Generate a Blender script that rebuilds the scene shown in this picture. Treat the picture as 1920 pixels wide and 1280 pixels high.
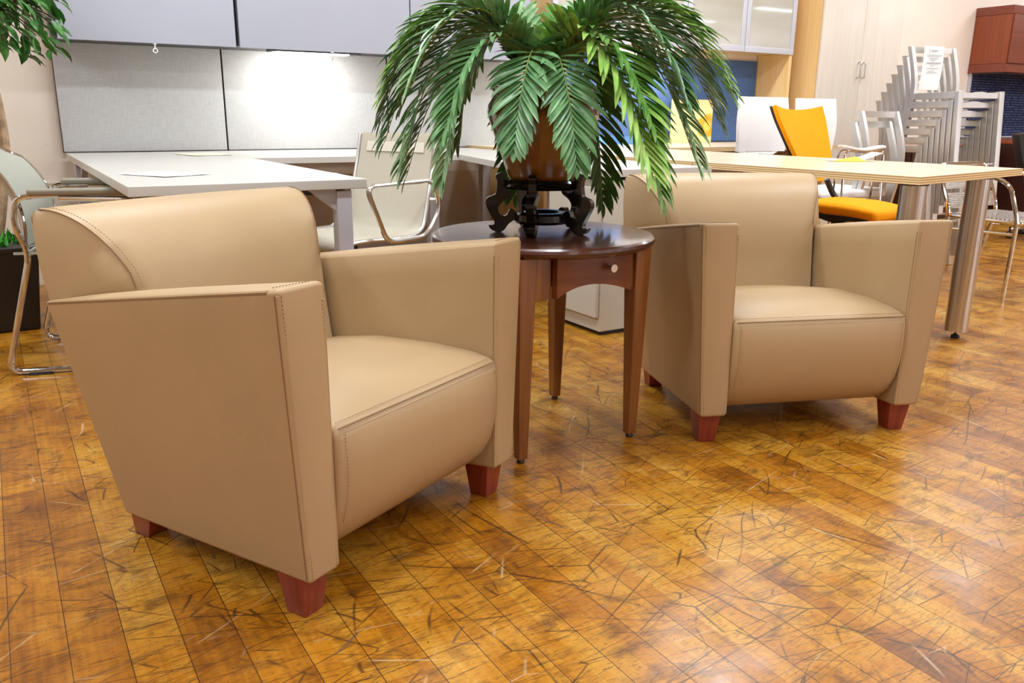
import bpy, bmesh, math, random
from math import sin, cos, pi, radians
from mathutils import Vector, Matrix
random.seed(7)
for o in list(bpy.data.objects): bpy.data.objects.remove(o)
S = bpy.context.scene
COL = S.collection
# ------------------------------------------------------------------ camera
PITCH, ROLL, YAW = radians(15.23453), radians(.51732), radians(31.64207)
fw = Vector((sin(YAW)*cos(PITCH), cos(YAW)*cos(PITCH), -sin(PITCH)))
rt0 = Vector((cos(YAW), -sin(YAW), 0)); up0 = rt0.cross(fw)
rt = rt0*cos(ROLL) + up0*sin(ROLL); up = -rt0*sin(ROLL) + up0*cos(ROLL)
cam = bpy.data.objects.new('camera', bpy.data.cameras.new('camera'))
COL.objects.link(cam); S.camera = cam
cam.data.sensor_width = 36.0; cam.data.sensor_fit = 'HORIZONTAL'
cam.data.lens = 36.0*1559.127/1920.0
cam.data.clip_start = .05; cam.data.clip_end = 100
cam.matrix_world = Matrix(((rt.x, up.x, -fw.x, 0), (rt.y, up.y, -fw.y, 0), (rt.z, up.z, -fw.z, .96), (0, 0, 0, 1)))
# ------------------------------------------------------------------ world, exposure
W = bpy.data.worlds.new('world'); S.world = W; W.use_nodes = True
W.node_tree.nodes['Background'].inputs[0].default_value = (.80, .88, 1, 1)
W.node_tree.nodes['Background'].inputs[1].default_value = .6
S.view_settings.view_transform = 'Standard'; S.view_settings.look = 'None'
S.view_settings.exposure = 0.0; S.view_settings.gamma = 1.0; S.view_settings.use_curve_mapping = False
# ------------------------------------------------------------------ room lamps
def area(name, loc, rot, sx, sy, power, color):
    d = bpy.data.lights.new(name, 'AREA'); d.shape = 'RECTANGLE'; d.size = sx; d.size_y = sy
    d.energy = power; d.color = color
    o = bpy.data.objects.new(name, d); COL.objects.link(o); o.location = loc; o.rotation_euler = rot
    return o
LAMP = 55.0; DAY = 42.0
for lx in (-2.2, 1.0, 4.2, 7.4, 10.6, 15.2):
    for ly in (-6.2, -3.6, -1.0, 1.6, 3.9):
        area('ceiling_lamp', (lx, ly, 3.24), (0, 0, 0), 1.3, .30, LAMP*(.85 if lx < 0 else .9 if lx < 3 else .95 if lx < 5 else .72)*(.40 if ly < -2 else .8 if ly < 0 else 1.22), (.87, .945, 1))
WINX = (5.6, 8.8, 12.0, 15.2)
for wx in WINX:
    area('window_daylight', (wx, -7.9, 1.75), (radians(-90), 0, radians(180)), 2.6, 2.2, DAY, (.86, .90, 1))

# ------------------------------------------------------------------ material helpers
def lin(h):
    if isinstance(h, str):
        h = h.lstrip('#'); c = [int(h[i:i+2], 16)/255 for i in (0, 2, 4)]
    else: c = h
    return tuple((x/12.92 if x <= .04045 else ((x+.055)/1.055)**2.4) for x in c) + (1,)
class NT:
    def __init__(s, name):
        s.m = bpy.data.materials.new(name); s.m.use_nodes = True; s.t = s.m.node_tree
        s.b = s.t.nodes['Principled BSDF']; s.x = 0
    def n(s, typ, **kw):
        nd = s.t.nodes.new('ShaderNode'+typ)
        for k, v in kw.items():
            if k.startswith('i_'):
                k = k[2:]; k = int(k) if k.isdigit() else k.replace('_', ' ')
                nd.inputs[k].default_value = v
            else: setattr(nd, k, v)
        return nd
    def l(s, a, b): s.t.links.new(a, b)
    def set(s, **kw):
        for k, v in kw.items():
            s.b.inputs[k.replace('_', ' ')].default_value = v
    def coord(s, out='Object', scale=(1, 1, 1), rot=(0, 0, 0), loc=(0, 0, 0)):
        tc = s.n('TexCoord'); mp = s.n('Mapping')
        mp.inputs['Scale'].default_value = scale; mp.inputs['Rotation'].default_value = rot; mp.inputs['Location'].default_value = loc
        s.l(tc.outputs[out], mp.inputs[0]); return mp.outputs[0]
    def noise(s, vec, scale=5, detail=3, rough=.5, dist=0):
        nd = s.n('TexNoise'); nd.inputs['Scale'].default_value = scale; nd.inputs['Detail'].default_value = detail
        nd.inputs['Roughness'].default_value = rough; nd.inputs['Distortion'].default_value = dist
        s.l(vec, nd.inputs['Vector']); return nd
    def ramp(s, fac, stops):
        r = s.n('ValToRGB'); e = r.color_ramp.elements
        while len(e) < len(stops): e.new(.5)
        for q, (p, c) in zip(e, stops): q.position = p; q.color = c if len(c) == 4 else tuple(c)+(1,)
        s.l(fac, r.inputs[0]); return r.outputs[0]
    def mix(s, fac, a, b, mode='MIX'):
        m = s.n('Mix', data_type='RGBA', blend_type=mode)
        for i, v in ((0, fac), (6, a), (7, b)):
            if hasattr(v, 'is_output'): s.l(v, m.inputs[i])
            else: m.inputs[i].default_value = v
        return m.outputs[2]
    def math(s, op, a, b=0.0):
        m = s.n('Math', operation=op)
        for i, v in ((0, a), (1, b)):
            if hasattr(v, 'is_output'): s.l(v, m.inputs[i])
            else: m.inputs[i].default_value = v
        return m.outputs[0]
    def bump(s, h, strength=.2, dist=.002):
        b = s.n('Bump'); b.inputs['Strength'].default_value = strength; b.inputs['Distance'].default_value = dist
        s.l(h, b.inputs['Height']); s.l(b.outputs[0], s.b.inputs['Normal'])
def simple(name, col, rough=.5, metal=0, var=.06, nscale=8, bump=0, bscale=200, coat=0, stretch=(1, 1, 1), spec=.5):
    t = NT(name); c = lin(col)
    v = t.coord('Object', stretch); n = t.noise(v, nscale, 4)
    lo = tuple(x*(1-var) for x in c[:3])+(1,); hi = tuple(min(1, x*(1+var)) for x in c[:3])+(1,)
    t.l(t.ramp(n.outputs[0], [(.3, lo), (.7, hi)]), t.b.inputs['Base Color'])
    t.set(Roughness=rough, Metallic=metal, Coat_Weight=coat, Coat_Roughness=.08, Specular_IOR_Level=spec)
    if bump:
        n2 = t.noise(t.coord('Object'), bscale, 2); t.bump(n2.outputs[0], bump, .001)
    return t.m
def wood(name, dark, light, axis='x', rough=.35, scale=1.0, coat=.2):
    t = NT(name)
    st = {'x': (1.2, 26, 26), 'y': (26, 1.2, 26), 'z': (26, 26, 1.2)}[axis]
    v = t.coord('Object', tuple(a*scale for a in st))
    n = t.noise(v, 2.2, 6, .6, .4)
    c = t.ramp(n.outputs[0], [(.28, lin(dark)), (.72, lin(light))])
    t.l(c, t.b.inputs['Base Color']); t.set(Roughness=rough, Coat_Weight=coat, Coat_Roughness=.12)
    t.bump(n.outputs[0], .05, .001)
    return t.m
def emit(name, col, st):
    t = NT(name); t.set(Base_Color=lin(col), Emission_Color=lin(col), Emission_Strength=st); return t.m
M = {}
def leather(name, col):
    t = NT(name)
    v = t.coord('Object'); n = t.noise(v, 3.5, 3); c = lin(col)
    base = t.ramp(n.outputs[0], [(.3, tuple(x*.96 for x in c[:3])), (.7, tuple(min(1, x*1.04) for x in c[:3]))])
    n3 = t.noise(t.coord('Object', (7, 7, 1.2), (.3, .2, 0)), 9, 2, .5)      # pale scuff marks
    sc = t.ramp(n3.outputs[0], [(.70, (0, 0, 0)), (.80, (.09, .09, .09))])
    base = t.mix(sc, base, lin('d8bf9c'))
    t.l(base, t.b.inputs['Base Color'])
    t.set(Roughness=.46, Specular_IOR_Level=.42)
    vo = t.n('TexVoronoi', feature='DISTANCE_TO_EDGE'); vo.inputs['Scale'].default_value = 420; t.l(v, vo.inputs['Vector'])
    n2 = t.noise(v, 9, 3)
    h = t.math('ADD', t.math('MULTIPLY', vo.outputs[0], .25), t.math('MULTIPLY', n2.outputs[0], 1.6))
    t.bump(h, .16, .004)
    return t.m
M['leather'] = leather('tan leather', 'b0946f')
M['seam'] = simple('dark brown thread', '8a684a', .7)
M['leg_wood'] = wood('cherry red leg wood', '6e2415', '903826', 'z', .32)
M['table_wood'] = wood('walnut brown wood', '6b3c16', '98602c', 'z', .3, .7)
M['table_dark'] = wood('dark drawer wood', '5c2c14', '7c4222', 'x', .3, .7)
M['table_top'] = wood('mahogany table top', '3b1c10', '55291a', 'x', .26, .6, .5)
M['nickel'] = simple('brushed nickel', 'c8c6c2', .25, 1)
M['chrome'] = simple('chrome', 'd8d8d8', .07, 1, .02)
M['lacquer'] = simple('black lacquer', '0e0808', .16, 0, .1, coat=.3, spec=.35)
M['pot'] = None
def potmat():
    t = NT('brown glazed ceramic'); v = t.coord('Object'); n = t.noise(v, 9, 6, .65)
    c = t.ramp(n.outputs[0], [(.3, lin('5a3810')), (.5, lin('825114')), (.75, lin('9c6522'))])
    t.l(c, t.b.inputs['Base Color']); t.set(Roughness=.22, Coat_Weight=.6, Coat_Roughness=.08); return t.m
M['pot'] = potmat()
def leafmat(name, a, b, c, rough=.38):
    t = NT(name); v = t.coord('Object'); n = t.noise(v, 22, 3)
    oi = t.n('ObjectInfo')
    k = t.math('ADD', t.math('MULTIPLY', n.outputs[0], .75), t.math('MULTIPLY', oi.outputs['Random'], .35))
    col = t.ramp(k, [(.25, lin(a)), (.55, lin(b)), (.85, lin(c))])
    t.l(col, t.b.inputs['Base Color']); t.set(Roughness=rough, Specular_IOR_Level=.5)
    t.b.inputs['Subsurface Weight'].default_value = 0
    return t.m
M['palm_blue'] = leafmat('blue green palm leaf', '426c3f', '6a9a62', 'a6c596')
M['palm_lime'] = leafmat('bright green palm leaf', '50822e', '86b650', 'b8d67a')
M['palm_dark'] = leafmat('deep green palm leaf', '2c5420', '4c8232', '7da656')
M['rachis'] = simple('yellow green stalk', '8d9a3c', .5)
M['ficus'] = leafmat('ficus leaf', '1f4a1c', '3f7a2c', '7db84a')
M['bark'] = simple('grey tan bark', 'a48a6c', .8, var=.35, nscale=30, bump=.5, bscale=60)
M['twig'] = simple('brown twig', '4c3a28', .8)
M['moss'] = simple('bright moss', '3c9a2a', .8, var=.3, nscale=60)
M['planter'] = simple('black planter', '1c1513', .4, var=.2)
M['laminate'] = simple('warm white laminate', 'c6c2bb', .35, var=.015, nscale=3)
M['laminate_edge'] = simple('grey white edge', 'd2d0ce', .4, var=.015)
M['silver'] = simple('silver painted steel', 'c3c3cc', .35, .25, .03)
M['ped'] = simple('grey steel pedestal', 'c2bcb0', .45, .0, .02)
M['black'] = simple('black plastic', '1b191a', .4)
M['cab_door'] = simple('lavender grey cabinet door', 'a2a4b0', .42, 0, .02, 3)
M['cab_body'] = simple('charcoal cabinet body', '38343a', .45, .0)
def fabric(name, a, b, sc=900):
    t = NT(name); v = t.coord('Object')
    n1 = t.noise(t.coord('Object', (1, 1, .06)), sc, 2); n2 = t.noise(t.coord('Object', (.06, 1, 1)), sc, 2)
    k = t.math('MULTIPLY', t.math('ADD', n1.outputs[0], n2.outputs[0]), .5)
    t.l(t.ramp(k, [(.35, lin(a)), (.65, lin(b))]), t.b.inputs['Base Color']); t.set(Roughness=.9, Specular_IOR_Level=.1)
    t.bump(k, .25, .001); return t.m
M['panel'] = fabric('grey woven panel fabric', 'bfc0c1', 'd1d2d3', 260)
M['blue'] = fabric('blue tackboard fabric', '4a6392', '5b76a6', 260)
def navy():
    t = NT('navy fabric with light dashes'); v = t.coord('Object', (34, 34, 34))
    br = t.n('TexBrick', offset=.5, squash=1.0)
    sp = t.n('SeparateXYZ'); cb = t.n('CombineXYZ'); t.l(v, sp.inputs[0]); t.l(sp.outputs[0], cb.inputs[0]); t.l(sp.outputs[2], cb.inputs[1])
    t.l(cb.outputs[0], br.inputs['Vector']); br.inputs['Scale'].default_value = 1.0
    br.inputs['Mortar Size'].default_value = .28; br.inputs['Brick Width'].default_value = 1.0; br.inputs['Row Height'].default_value = .9
    br.inputs['Color1'].default_value = lin('8f98b8'); br.inputs['Color2'].default_value = lin('39425f'); br.inputs['Mortar'].default_value = lin('2a3355')
    t.l(br.outputs['Color'], t.b.inputs['Base Color']); t.set(Roughness=.9, Specular_IOR_Level=.1); return t.m
M['navy'] = navy()
M['birch'] = wood('pale birch veneer', 'dcc5a2', 'e8d6ba', 'x', .32, .5)
M['birch_v'] = wood('honey maple upright veneer', 'e0b878', 'ecc993', 'z', .35, .5)
M['ward_door'] = wood('whitewashed birch door', 'd6cbbd', 'e2d8cc', 'z', .22, .6, .15)
def ply():
    t = NT('plywood layered edge'); v = t.coord('Object'); sp = t.n('SeparateXYZ'); t.l(v, sp.inputs[0])
    f = t.math('FRACT', t.math('MULTIPLY', sp.outputs[2], 115.0))
    t.l(t.ramp(f, [(.0, lin('ecd3a4')), (.6, lin('e6c894')), (.68, lin('9a7444')), (.92, lin('a57d4a')), (1, lin('ecd3a4'))]), t.b.inputs['Base Color'])
    t.set(Roughness=.5); return t.m
M['ply'] = ply()
M['alu'] = simple('brushed aluminium', 'd6d4d1', .34, .85, .04, 20, stretch=(1, 1, .2))
M['alu_bright'] = simple('bright aluminium', 'd9d9d9', .2, 1, .03)
M['brushed'] = None
def brushed():
    t = NT('ribbed chrome tube'); v = t.coord('Object', (60, 60, .4)); n = t.noise(v, 3, 3)
    t.l(t.ramp(n.outputs[0], [(.3, lin('a9a49e')), (.7, lin('e6e4e6'))]), t.b.inputs['Base Color']); t.set(Metallic=1, Roughness=.27)
    t.bump(n.outputs[0], .15, .002); return t.m
M['brushed'] = brushed()
def mesh_net(name, a, b, sc):
    t = NT(name); v = t.coord('Object', (1, 1, 1), (.6, .5, .78))
    w1 = t.n('TexWave', bands_direction='X'); w1.inputs['Scale'].default_value = sc; t.l(v, w1.inputs[0])
    w2 = t.n('TexWave', bands_direction='Z'); w2.inputs['Scale'].default_value = sc; t.l(v, w2.inputs[0])
    k = t.math('MULTIPLY', w1.outputs[1], w2.outputs[1])
    t.l(t.ramp(k, [(.0, lin(a)), (.5, lin(b))]), t.b.inputs['Base Color']); t.set(Roughness=.75, Specular_IOR_Level=.2); t.bump(k, .3, .001)
    return t.m
M['mesh_grey'] = mesh_net('sage grey mesh', '989a8e', 'b6b7ac', 90)
M['mesh_cream'] = mesh_net('cream mesh', 'a9a18f', 'd9d3c3', 80)
M['mesh_light'] = mesh_net('light cream mesh', 'cfc8b8', 'ece7dc', 80)
M['arm_grey'] = simple('taupe grey arm pad', '8d8778', .45)
M['white_plastic'] = simple('white plastic', 'f2f0ee', .4, var=.01)
M['white_fabric'] = simple('white upholstery', 'f0eeee', .65, var=.01)
M['orange'] = simple('orange yellow upholstery', 'ef9600', .8, var=.04, nscale=40, bump=.15, bscale=500, spec=.2)
M['cherry'] = wood('red cherry veneer', '7a3416', '93451f', 'z', .35, .6)
M['cherry_x'] = wood('red cherry veneer side', '6d2e1a', '85402a', 'x', .35, .6)
M['cherry_dark'] = wood('dark cherry', '2a0e08', '3c160d', 'x', .4, .6)
M['paper'] = simple('white paper', 'f6f6f4', .8, var=.01)
M['paper_y'] = simple('pale yellow paper', 'f1e9bd', .8, var=.02)
M['paper_yy'] = simple('yellow sheet', 'f3d24a', .8, var=.02)
M['ink'] = simple('grey ink', 'b4b6ba', .8)
M['ink_dark'] = simple('dark ink', '8c9098', .8)
M['diffuser'] = emit('lit lamp diffuser', 'ffffff', 9.0)
def frost():
    t = NT('frosted white glass'); n = t.noise(t.coord('Object', (1, 1, 5)), .9, 2)
    t.l(t.ramp(n.outputs[0], [(.3, lin('b7b2a4')), (.7, lin('cfccc4'))]), t.b.inputs['Base Color'])
    t.set(Roughness=.05, Specular_IOR_Level=.6, Transmission_Weight=.12, Coat_Weight=.5, Coat_Roughness=.02); return t.m
M['glass'] = frost()
def artmat():
    t = NT('pale wood panel with orange stain'); v = t.coord('Object', (1, 1, 1), loc=(.02, 0, -.17))
    g = t.n('TexGradient', gradient_type='SPHERICAL'); mp = t.n('Mapping'); mp.inputs['Scale'].default_value = (7.2, 7.2, 7.6); t.l(v, mp.inputs[0])
    n = t.noise(v, 16, 4); ad = t.n('MixRGB'); ad.blend_type = 'ADD'; ad.inputs[0].default_value = .5
    t.l(mp.outputs[0], ad.inputs[1]); t.l(n.outputs[1], ad.inputs[2]); t.l(ad.outputs[0], g.inputs[0])
    k = t.math('ADD', g.outputs[1], t.math('MULTIPLY', t.math('SUBTRACT', n.outputs[0], .5), .6))
    t.l(t.ramp(k, [(.18, lin('f3d79a')), (.26, lin('f7b53a')), (.5, lin('f3a01c')), (.7, lin('fbc95a'))]), t.b.inputs['Base Color']); t.set(Roughness=.4); return t.m
M['art'] = artmat()
M['blue_tray'] = simple('translucent blue plastic', '8fb8dc', .15, var=.03)

# ------------------------------------------------------------------ mesh helpers
class MB:
    def __init__(s): s.v = []; s.f = []
    def add(s, vs, fs):
        o = len(s.v); s.v += [Vector(p) for p in vs]; s.f += [tuple(i+o for i in f) for f in fs]; return s
    def hexa(s, c):   # corners x fastest, then y, then z
        return s.add(c, [(0, 2, 3, 1), (4, 5, 7, 6), (0, 1, 5, 4), (2, 6, 7, 3), (0, 4, 6, 2), (1, 3, 7, 5)])
    def box(s, x0, x1, y0, y1, z0, z1): return s.hexa([(x, y, z) for z in (z0, z1) for y in (y0, y1) for x in (x0, x1)])
    def rhexa(s, c, r, n=3, bulge=0.0):
        """hexahedron on 8 corners with rounded edges (radius r metres) and softly domed faces"""
        c = [Vector(p) for p in c]
        ex = sum(((c[i+1]-c[i]).length for i in (0, 2, 4, 6)))/4
        ey = sum(((c[i+2]-c[i]).length for i in (0, 1, 4, 5)))/4
        ez = sum(((c[i+4]-c[i]).length for i in (0, 1, 2, 3)))/4
        rr = [min(.95, 2*r/e) for e in (ex, ey, ez)]
        lines = []
        for q in rr:
            e = [-1 + q*t for t in (0, .2, .5, .8)]
            mid = [-(1-q) + 2*(1-q)*k/n for k in range(n+1)]
            lines.append(e + mid + [-x for x in reversed(e)])
        vid = {}; vs = []; fs = []
        def P(p):
            key = tuple(round(x, 6) for x in p)
            if key in vid: return vid[key]
            q = [max(-(1-rr[i]), min(1-rr[i], p[i])) for i in range(3)]
            d = [(p[i]-q[i])/rr[i] for i in range(3)]; L = math.sqrt(sum(x*x for x in d)) or 1
            p2 = [q[i]+rr[i]*d[i]/L for i in range(3)]
            a, b, g = [(x+1)/2 for x in p2]
            w = Vector((0, 0, 0))
            for i in range(8):
                w += c[i]*((a if i & 1 else 1-a)*(b if i & 2 else 1-b)*(g if i & 4 else 1-g))
            if bulge:
                ax = max(range(3), key=lambda i: abs(p[i])); o = [i for i in range(3) if i != ax]
                k = bulge*(1-p2[o[0]]**2)*(1-p2[o[1]]**2)
                dv = [(c[1]-c[0]+c[7]-c[6]), (c[2]-c[0]+c[7]-c[5]), (c[4]-c[0]+c[7]-c[3])][ax].normalized()
                w += dv*(k if p[ax] > 0 else -k)
            vid[key] = len(vs); vs.append(w); return vid[key]
        for ax in range(3):
            u, w_ = [(1, 2), (2, 0), (0, 1)][ax]
            for sg in (-1, 1):
                for i in range(len(lines[u])-1):
                    for j in range(len(lines[w_])-1):
                        q = []
                        for (di, dj) in ((0, 0), (1, 0), (1, 1), (0, 1)):
                            p = [0, 0, 0]; p[ax] = sg; p[u] = lines[u][i+di]; p[w_] = lines[w_][j+dj]; q.append(P(p))
                        if sg < 0: q.reverse()
                        if len(set(q)) >= 3: fs.append(tuple(dict.fromkeys(q)))
        return s.add(vs, fs)
    def rbox(s, x0, x1, y0, y1, z0, z1, r=.004, n=1, bulge=0):
        return s.rhexa([(x, y, z) for z in (z0, z1) for y in (y0, y1) for x in (x0, x1)], r, n, bulge)
    def tube(s, pts, r, seg=8, closed=False, flat=None):
        pts = [Vector(p) for p in pts]; n = len(pts); vs = []; fs = []
        rad = r if isinstance(r, (list, tuple)) else [r]*n
        prev = None
        for i, p in enumerate(pts):
            if closed: t = pts[(i+1) % n]-pts[i-1]
            else: t = pts[min(i+1, n-1)]-pts[max(i-1, 0)]
            t.normalize()
            if prev is None:
                a = Vector((0, 0, 1)) if abs(t.z) < .9 else Vector((1, 0, 0)); x = t.cross(a).normalized()
            else: x = (prev - t*prev.dot(t)).normalized()
            y = t.cross(x); prev = x
            for k in range(seg):
                an = 2*pi*k/seg
                vs.append(p + (x*cos(an) + y*sin(an)*(flat or 1))*rad[i])
        m = n if closed else n-1
        for i in range(m):
            for k in range(seg):
                a = i*seg+k; b = i*seg+(k+1) % seg; c = ((i+1) % n)*seg+(k+1) % seg; d = ((i+1) % n)*seg+k
                fs.append((a, b, c, d))
        if not closed:
            fs.append(tuple(reversed(range(seg)))); fs.append(tuple((n-1)*seg+k for k in range(seg)))
        return s.add(vs, fs)
    def lathe(s, prof, seg=40, cx=0, cy=0):
        vs = []; fs = []; n = len(prof)
        for (r, z) in prof:
            for k in range(seg): a = 2*pi*k/seg; vs.append((cx+r*cos(a), cy+r*sin(a), z))
        for i in range(n-1):
            for k in range(seg):
                fs.append((i*seg+k, i*seg+(k+1) % seg, (i+1)*seg+(k+1) % seg, (i+1)*seg+k))
        if prof[0][0] > 1e-5: fs.append(tuple(reversed(range(seg))))
        if prof[-1][0] > 1e-5: fs.append(tuple((n-1)*seg+k for k in range(seg)))
        return s.add(vs, fs)
    def ring(s, prof, seg=40):      # closed profile turned about z
        vs = []; fs = []; n = len(prof)
        for (r, z) in prof:
            for k in range(seg): a = 2*pi*k/seg; vs.append((r*cos(a), r*sin(a), z))
        for i in range(n):
            j = (i+1) % n
            for k in range(seg): fs.append((i*seg+k, i*seg+(k+1) % seg, j*seg+(k+1) % seg, j*seg+k))
        return s.add(vs, fs)
    def loft(s, rings, cap=True, closed=True):
        n = len(rings[0]); vs = [p for r in rings for p in r]; fs = []
        for i in range(len(rings)-1):
            for k in range(n if closed else n-1):
                fs.append((i*n+k, i*n+(k+1) % n, (i+1)*n+(k+1) % n, (i+1)*n+k))
        if cap and closed:
            fs.append(tuple(reversed(range(n)))); fs.append(tuple((len(rings)-1)*n+k for k in range(n)))
        return s.add(vs, fs)
    def prism(s, poly, z0, z1):
        n = len(poly); vs = [(x, y, z0) for x, y in poly]+[(x, y, z1) for x, y in poly]
        fs = [tuple(reversed(range(n))), tuple(range(n, 2*n))]+[(i, (i+1) % n, n+(i+1) % n, n+i) for i in range(n)]
        return s.add(vs, fs)
    def sheet(s, grid, th):         # rectangular grid of points -> thick sheet
        R = len(grid); C = len(grid[0]); g = [[Vector(p) for p in row] for row in grid]; nn = []
        for i in range(R):
            row = []
            for j in range(C):
                a = g[min(i+1, R-1)][j]-g[max(i-1, 0)][j]; b = g[i][min(j+1, C-1)]-g[i][max(j-1, 0)]
                row.append(a.cross(b).normalized())
            nn.append(row)
        top = [g[i][j]+nn[i][j]*th/2 for i in range(R) for j in range(C)]; bot = [g[i][j]-nn[i][j]*th/2 for i in range(R) for j in range(C)]
        N = R*C; fs = []
        for i in range(R-1):
            for j in range(C-1):
                a, b, c, d = i*C+j, i*C+j+1, (i+1)*C+j+1, (i+1)*C+j
                fs.append((a, d, c, b)); fs.append((N+a, N+b, N+c, N+d))
        bd = [j for j in range(C)]+[i*C+C-1 for i in range(1, R)]+[(R-1)*C+j for j in range(C-2, -1, -1)]+[i*C for i in range(R-2, 0, -1)]
        for k in range(len(bd)):
            a, b = bd[k], bd[(k+1) % len(bd)]; fs.append((a, b, N+b, N+a))
        return s.add(top+bot, fs)
    def build(s, name, mat, parent=None, smooth=35, recalc=True):
        me = bpy.data.meshes.new(name); me.from_pydata([tuple(p) for p in s.v], [], s.f)
        if recalc:
            b = bmesh.new(); b.from_mesh(me); bmesh.ops.recalc_face_normals(b, faces=b.faces); b.to_mesh(me); b.free()
        me.materials.append(mat)
        if smooth:
            me.polygons.foreach_set('use_smooth', [True]*len(me.polygons)); me.set_sharp_from_angle(angle=radians(smooth))
        o = bpy.data.objects.new(name, me); COL.objects.link(o)
        if parent: o.parent = parent
        return o
def fillet(pts, r, n=6, closed=False):
    pts = [Vector(p) for p in pts]; out = []; N = len(pts)
    for i, p in enumerate(pts):
        if not closed and i in (0, N-1): out.append(p); continue
        a = pts[i-1]; b = pts[(i+1) % N]; da = (a-p); db = (b-p)
        k = min(r, da.length*.48, db.length*.48); p0 = p+da.normalized()*k; p1 = p+db.normalized()*k
        for j in range(n+1):
            t = j/n; out.append((1-t)**2*p0+2*t*(1-t)*p+t*t*p1)
    return out
def spline(pts, n=8):
    pts = [Vector(p) for p in pts]; out = []; N = len(pts)
    for i in range(N-1):
        p0 = pts[max(i-1, 0)]; p1 = pts[i]; p2 = pts[i+1]; p3 = pts[min(i+2, N-1)]
        for j in range(n):
            t = j/n
            out.append(.5*((2*p1)+(p2-p0)*t+(2*p0-5*p1+4*p2-p3)*t*t+(3*p1-p0-3*p2+p3)*t**3))
    out.append(pts[-1]); return out
def dashes(mb, pts, off=(0, 0, 0), step=.0075, ln=.0042, r=.0008):
    """stitches along a polyline"""
    pts = [Vector(p)+Vector(off) for p in pts]; d = 0; nxt = 0
    for a, b in zip(pts, pts[1:]):
        L = (b-a).length
        while nxt < d+L:
            p = a+(b-a)*((nxt-d)/L); q = p+(b-a).normalized()*ln
            mb.tube([p, q], r, 4); nxt += step
        d += L
    return mb
def tag(o, label, cat, group=None, kind=None):
    o['label'] = label; o['category'] = cat
    if group: o['group'] = group
    if kind: o['kind'] = kind
    return o
def thing(name, label, cat, loc=(0, 0, 0), rz=0, group=None):
    o = bpy.data.objects.new(name, None); COL.objects.link(o); o.empty_display_size = .1
    o.location = loc; o.rotation_euler = (0, 0, rz); return tag(o, label, cat, group)
def struct(o): o['kind'] = 'structure'; return o
def dup(root, loc, rz, label):
    r = root.copy(); COL.objects.link(r); r.location = loc; r.rotation_euler = (0, 0, rz); r['label'] = label
    for ch in list(root.children):
        c = ch.copy(); COL.objects.link(c); c.parent = r
        for g in list(ch.children):
            d = g.copy(); COL.objects.link(d); d.parent = c
            for h in list(g.children): e = h.copy(); COL.objects.link(e); e.parent = d
    return r

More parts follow.
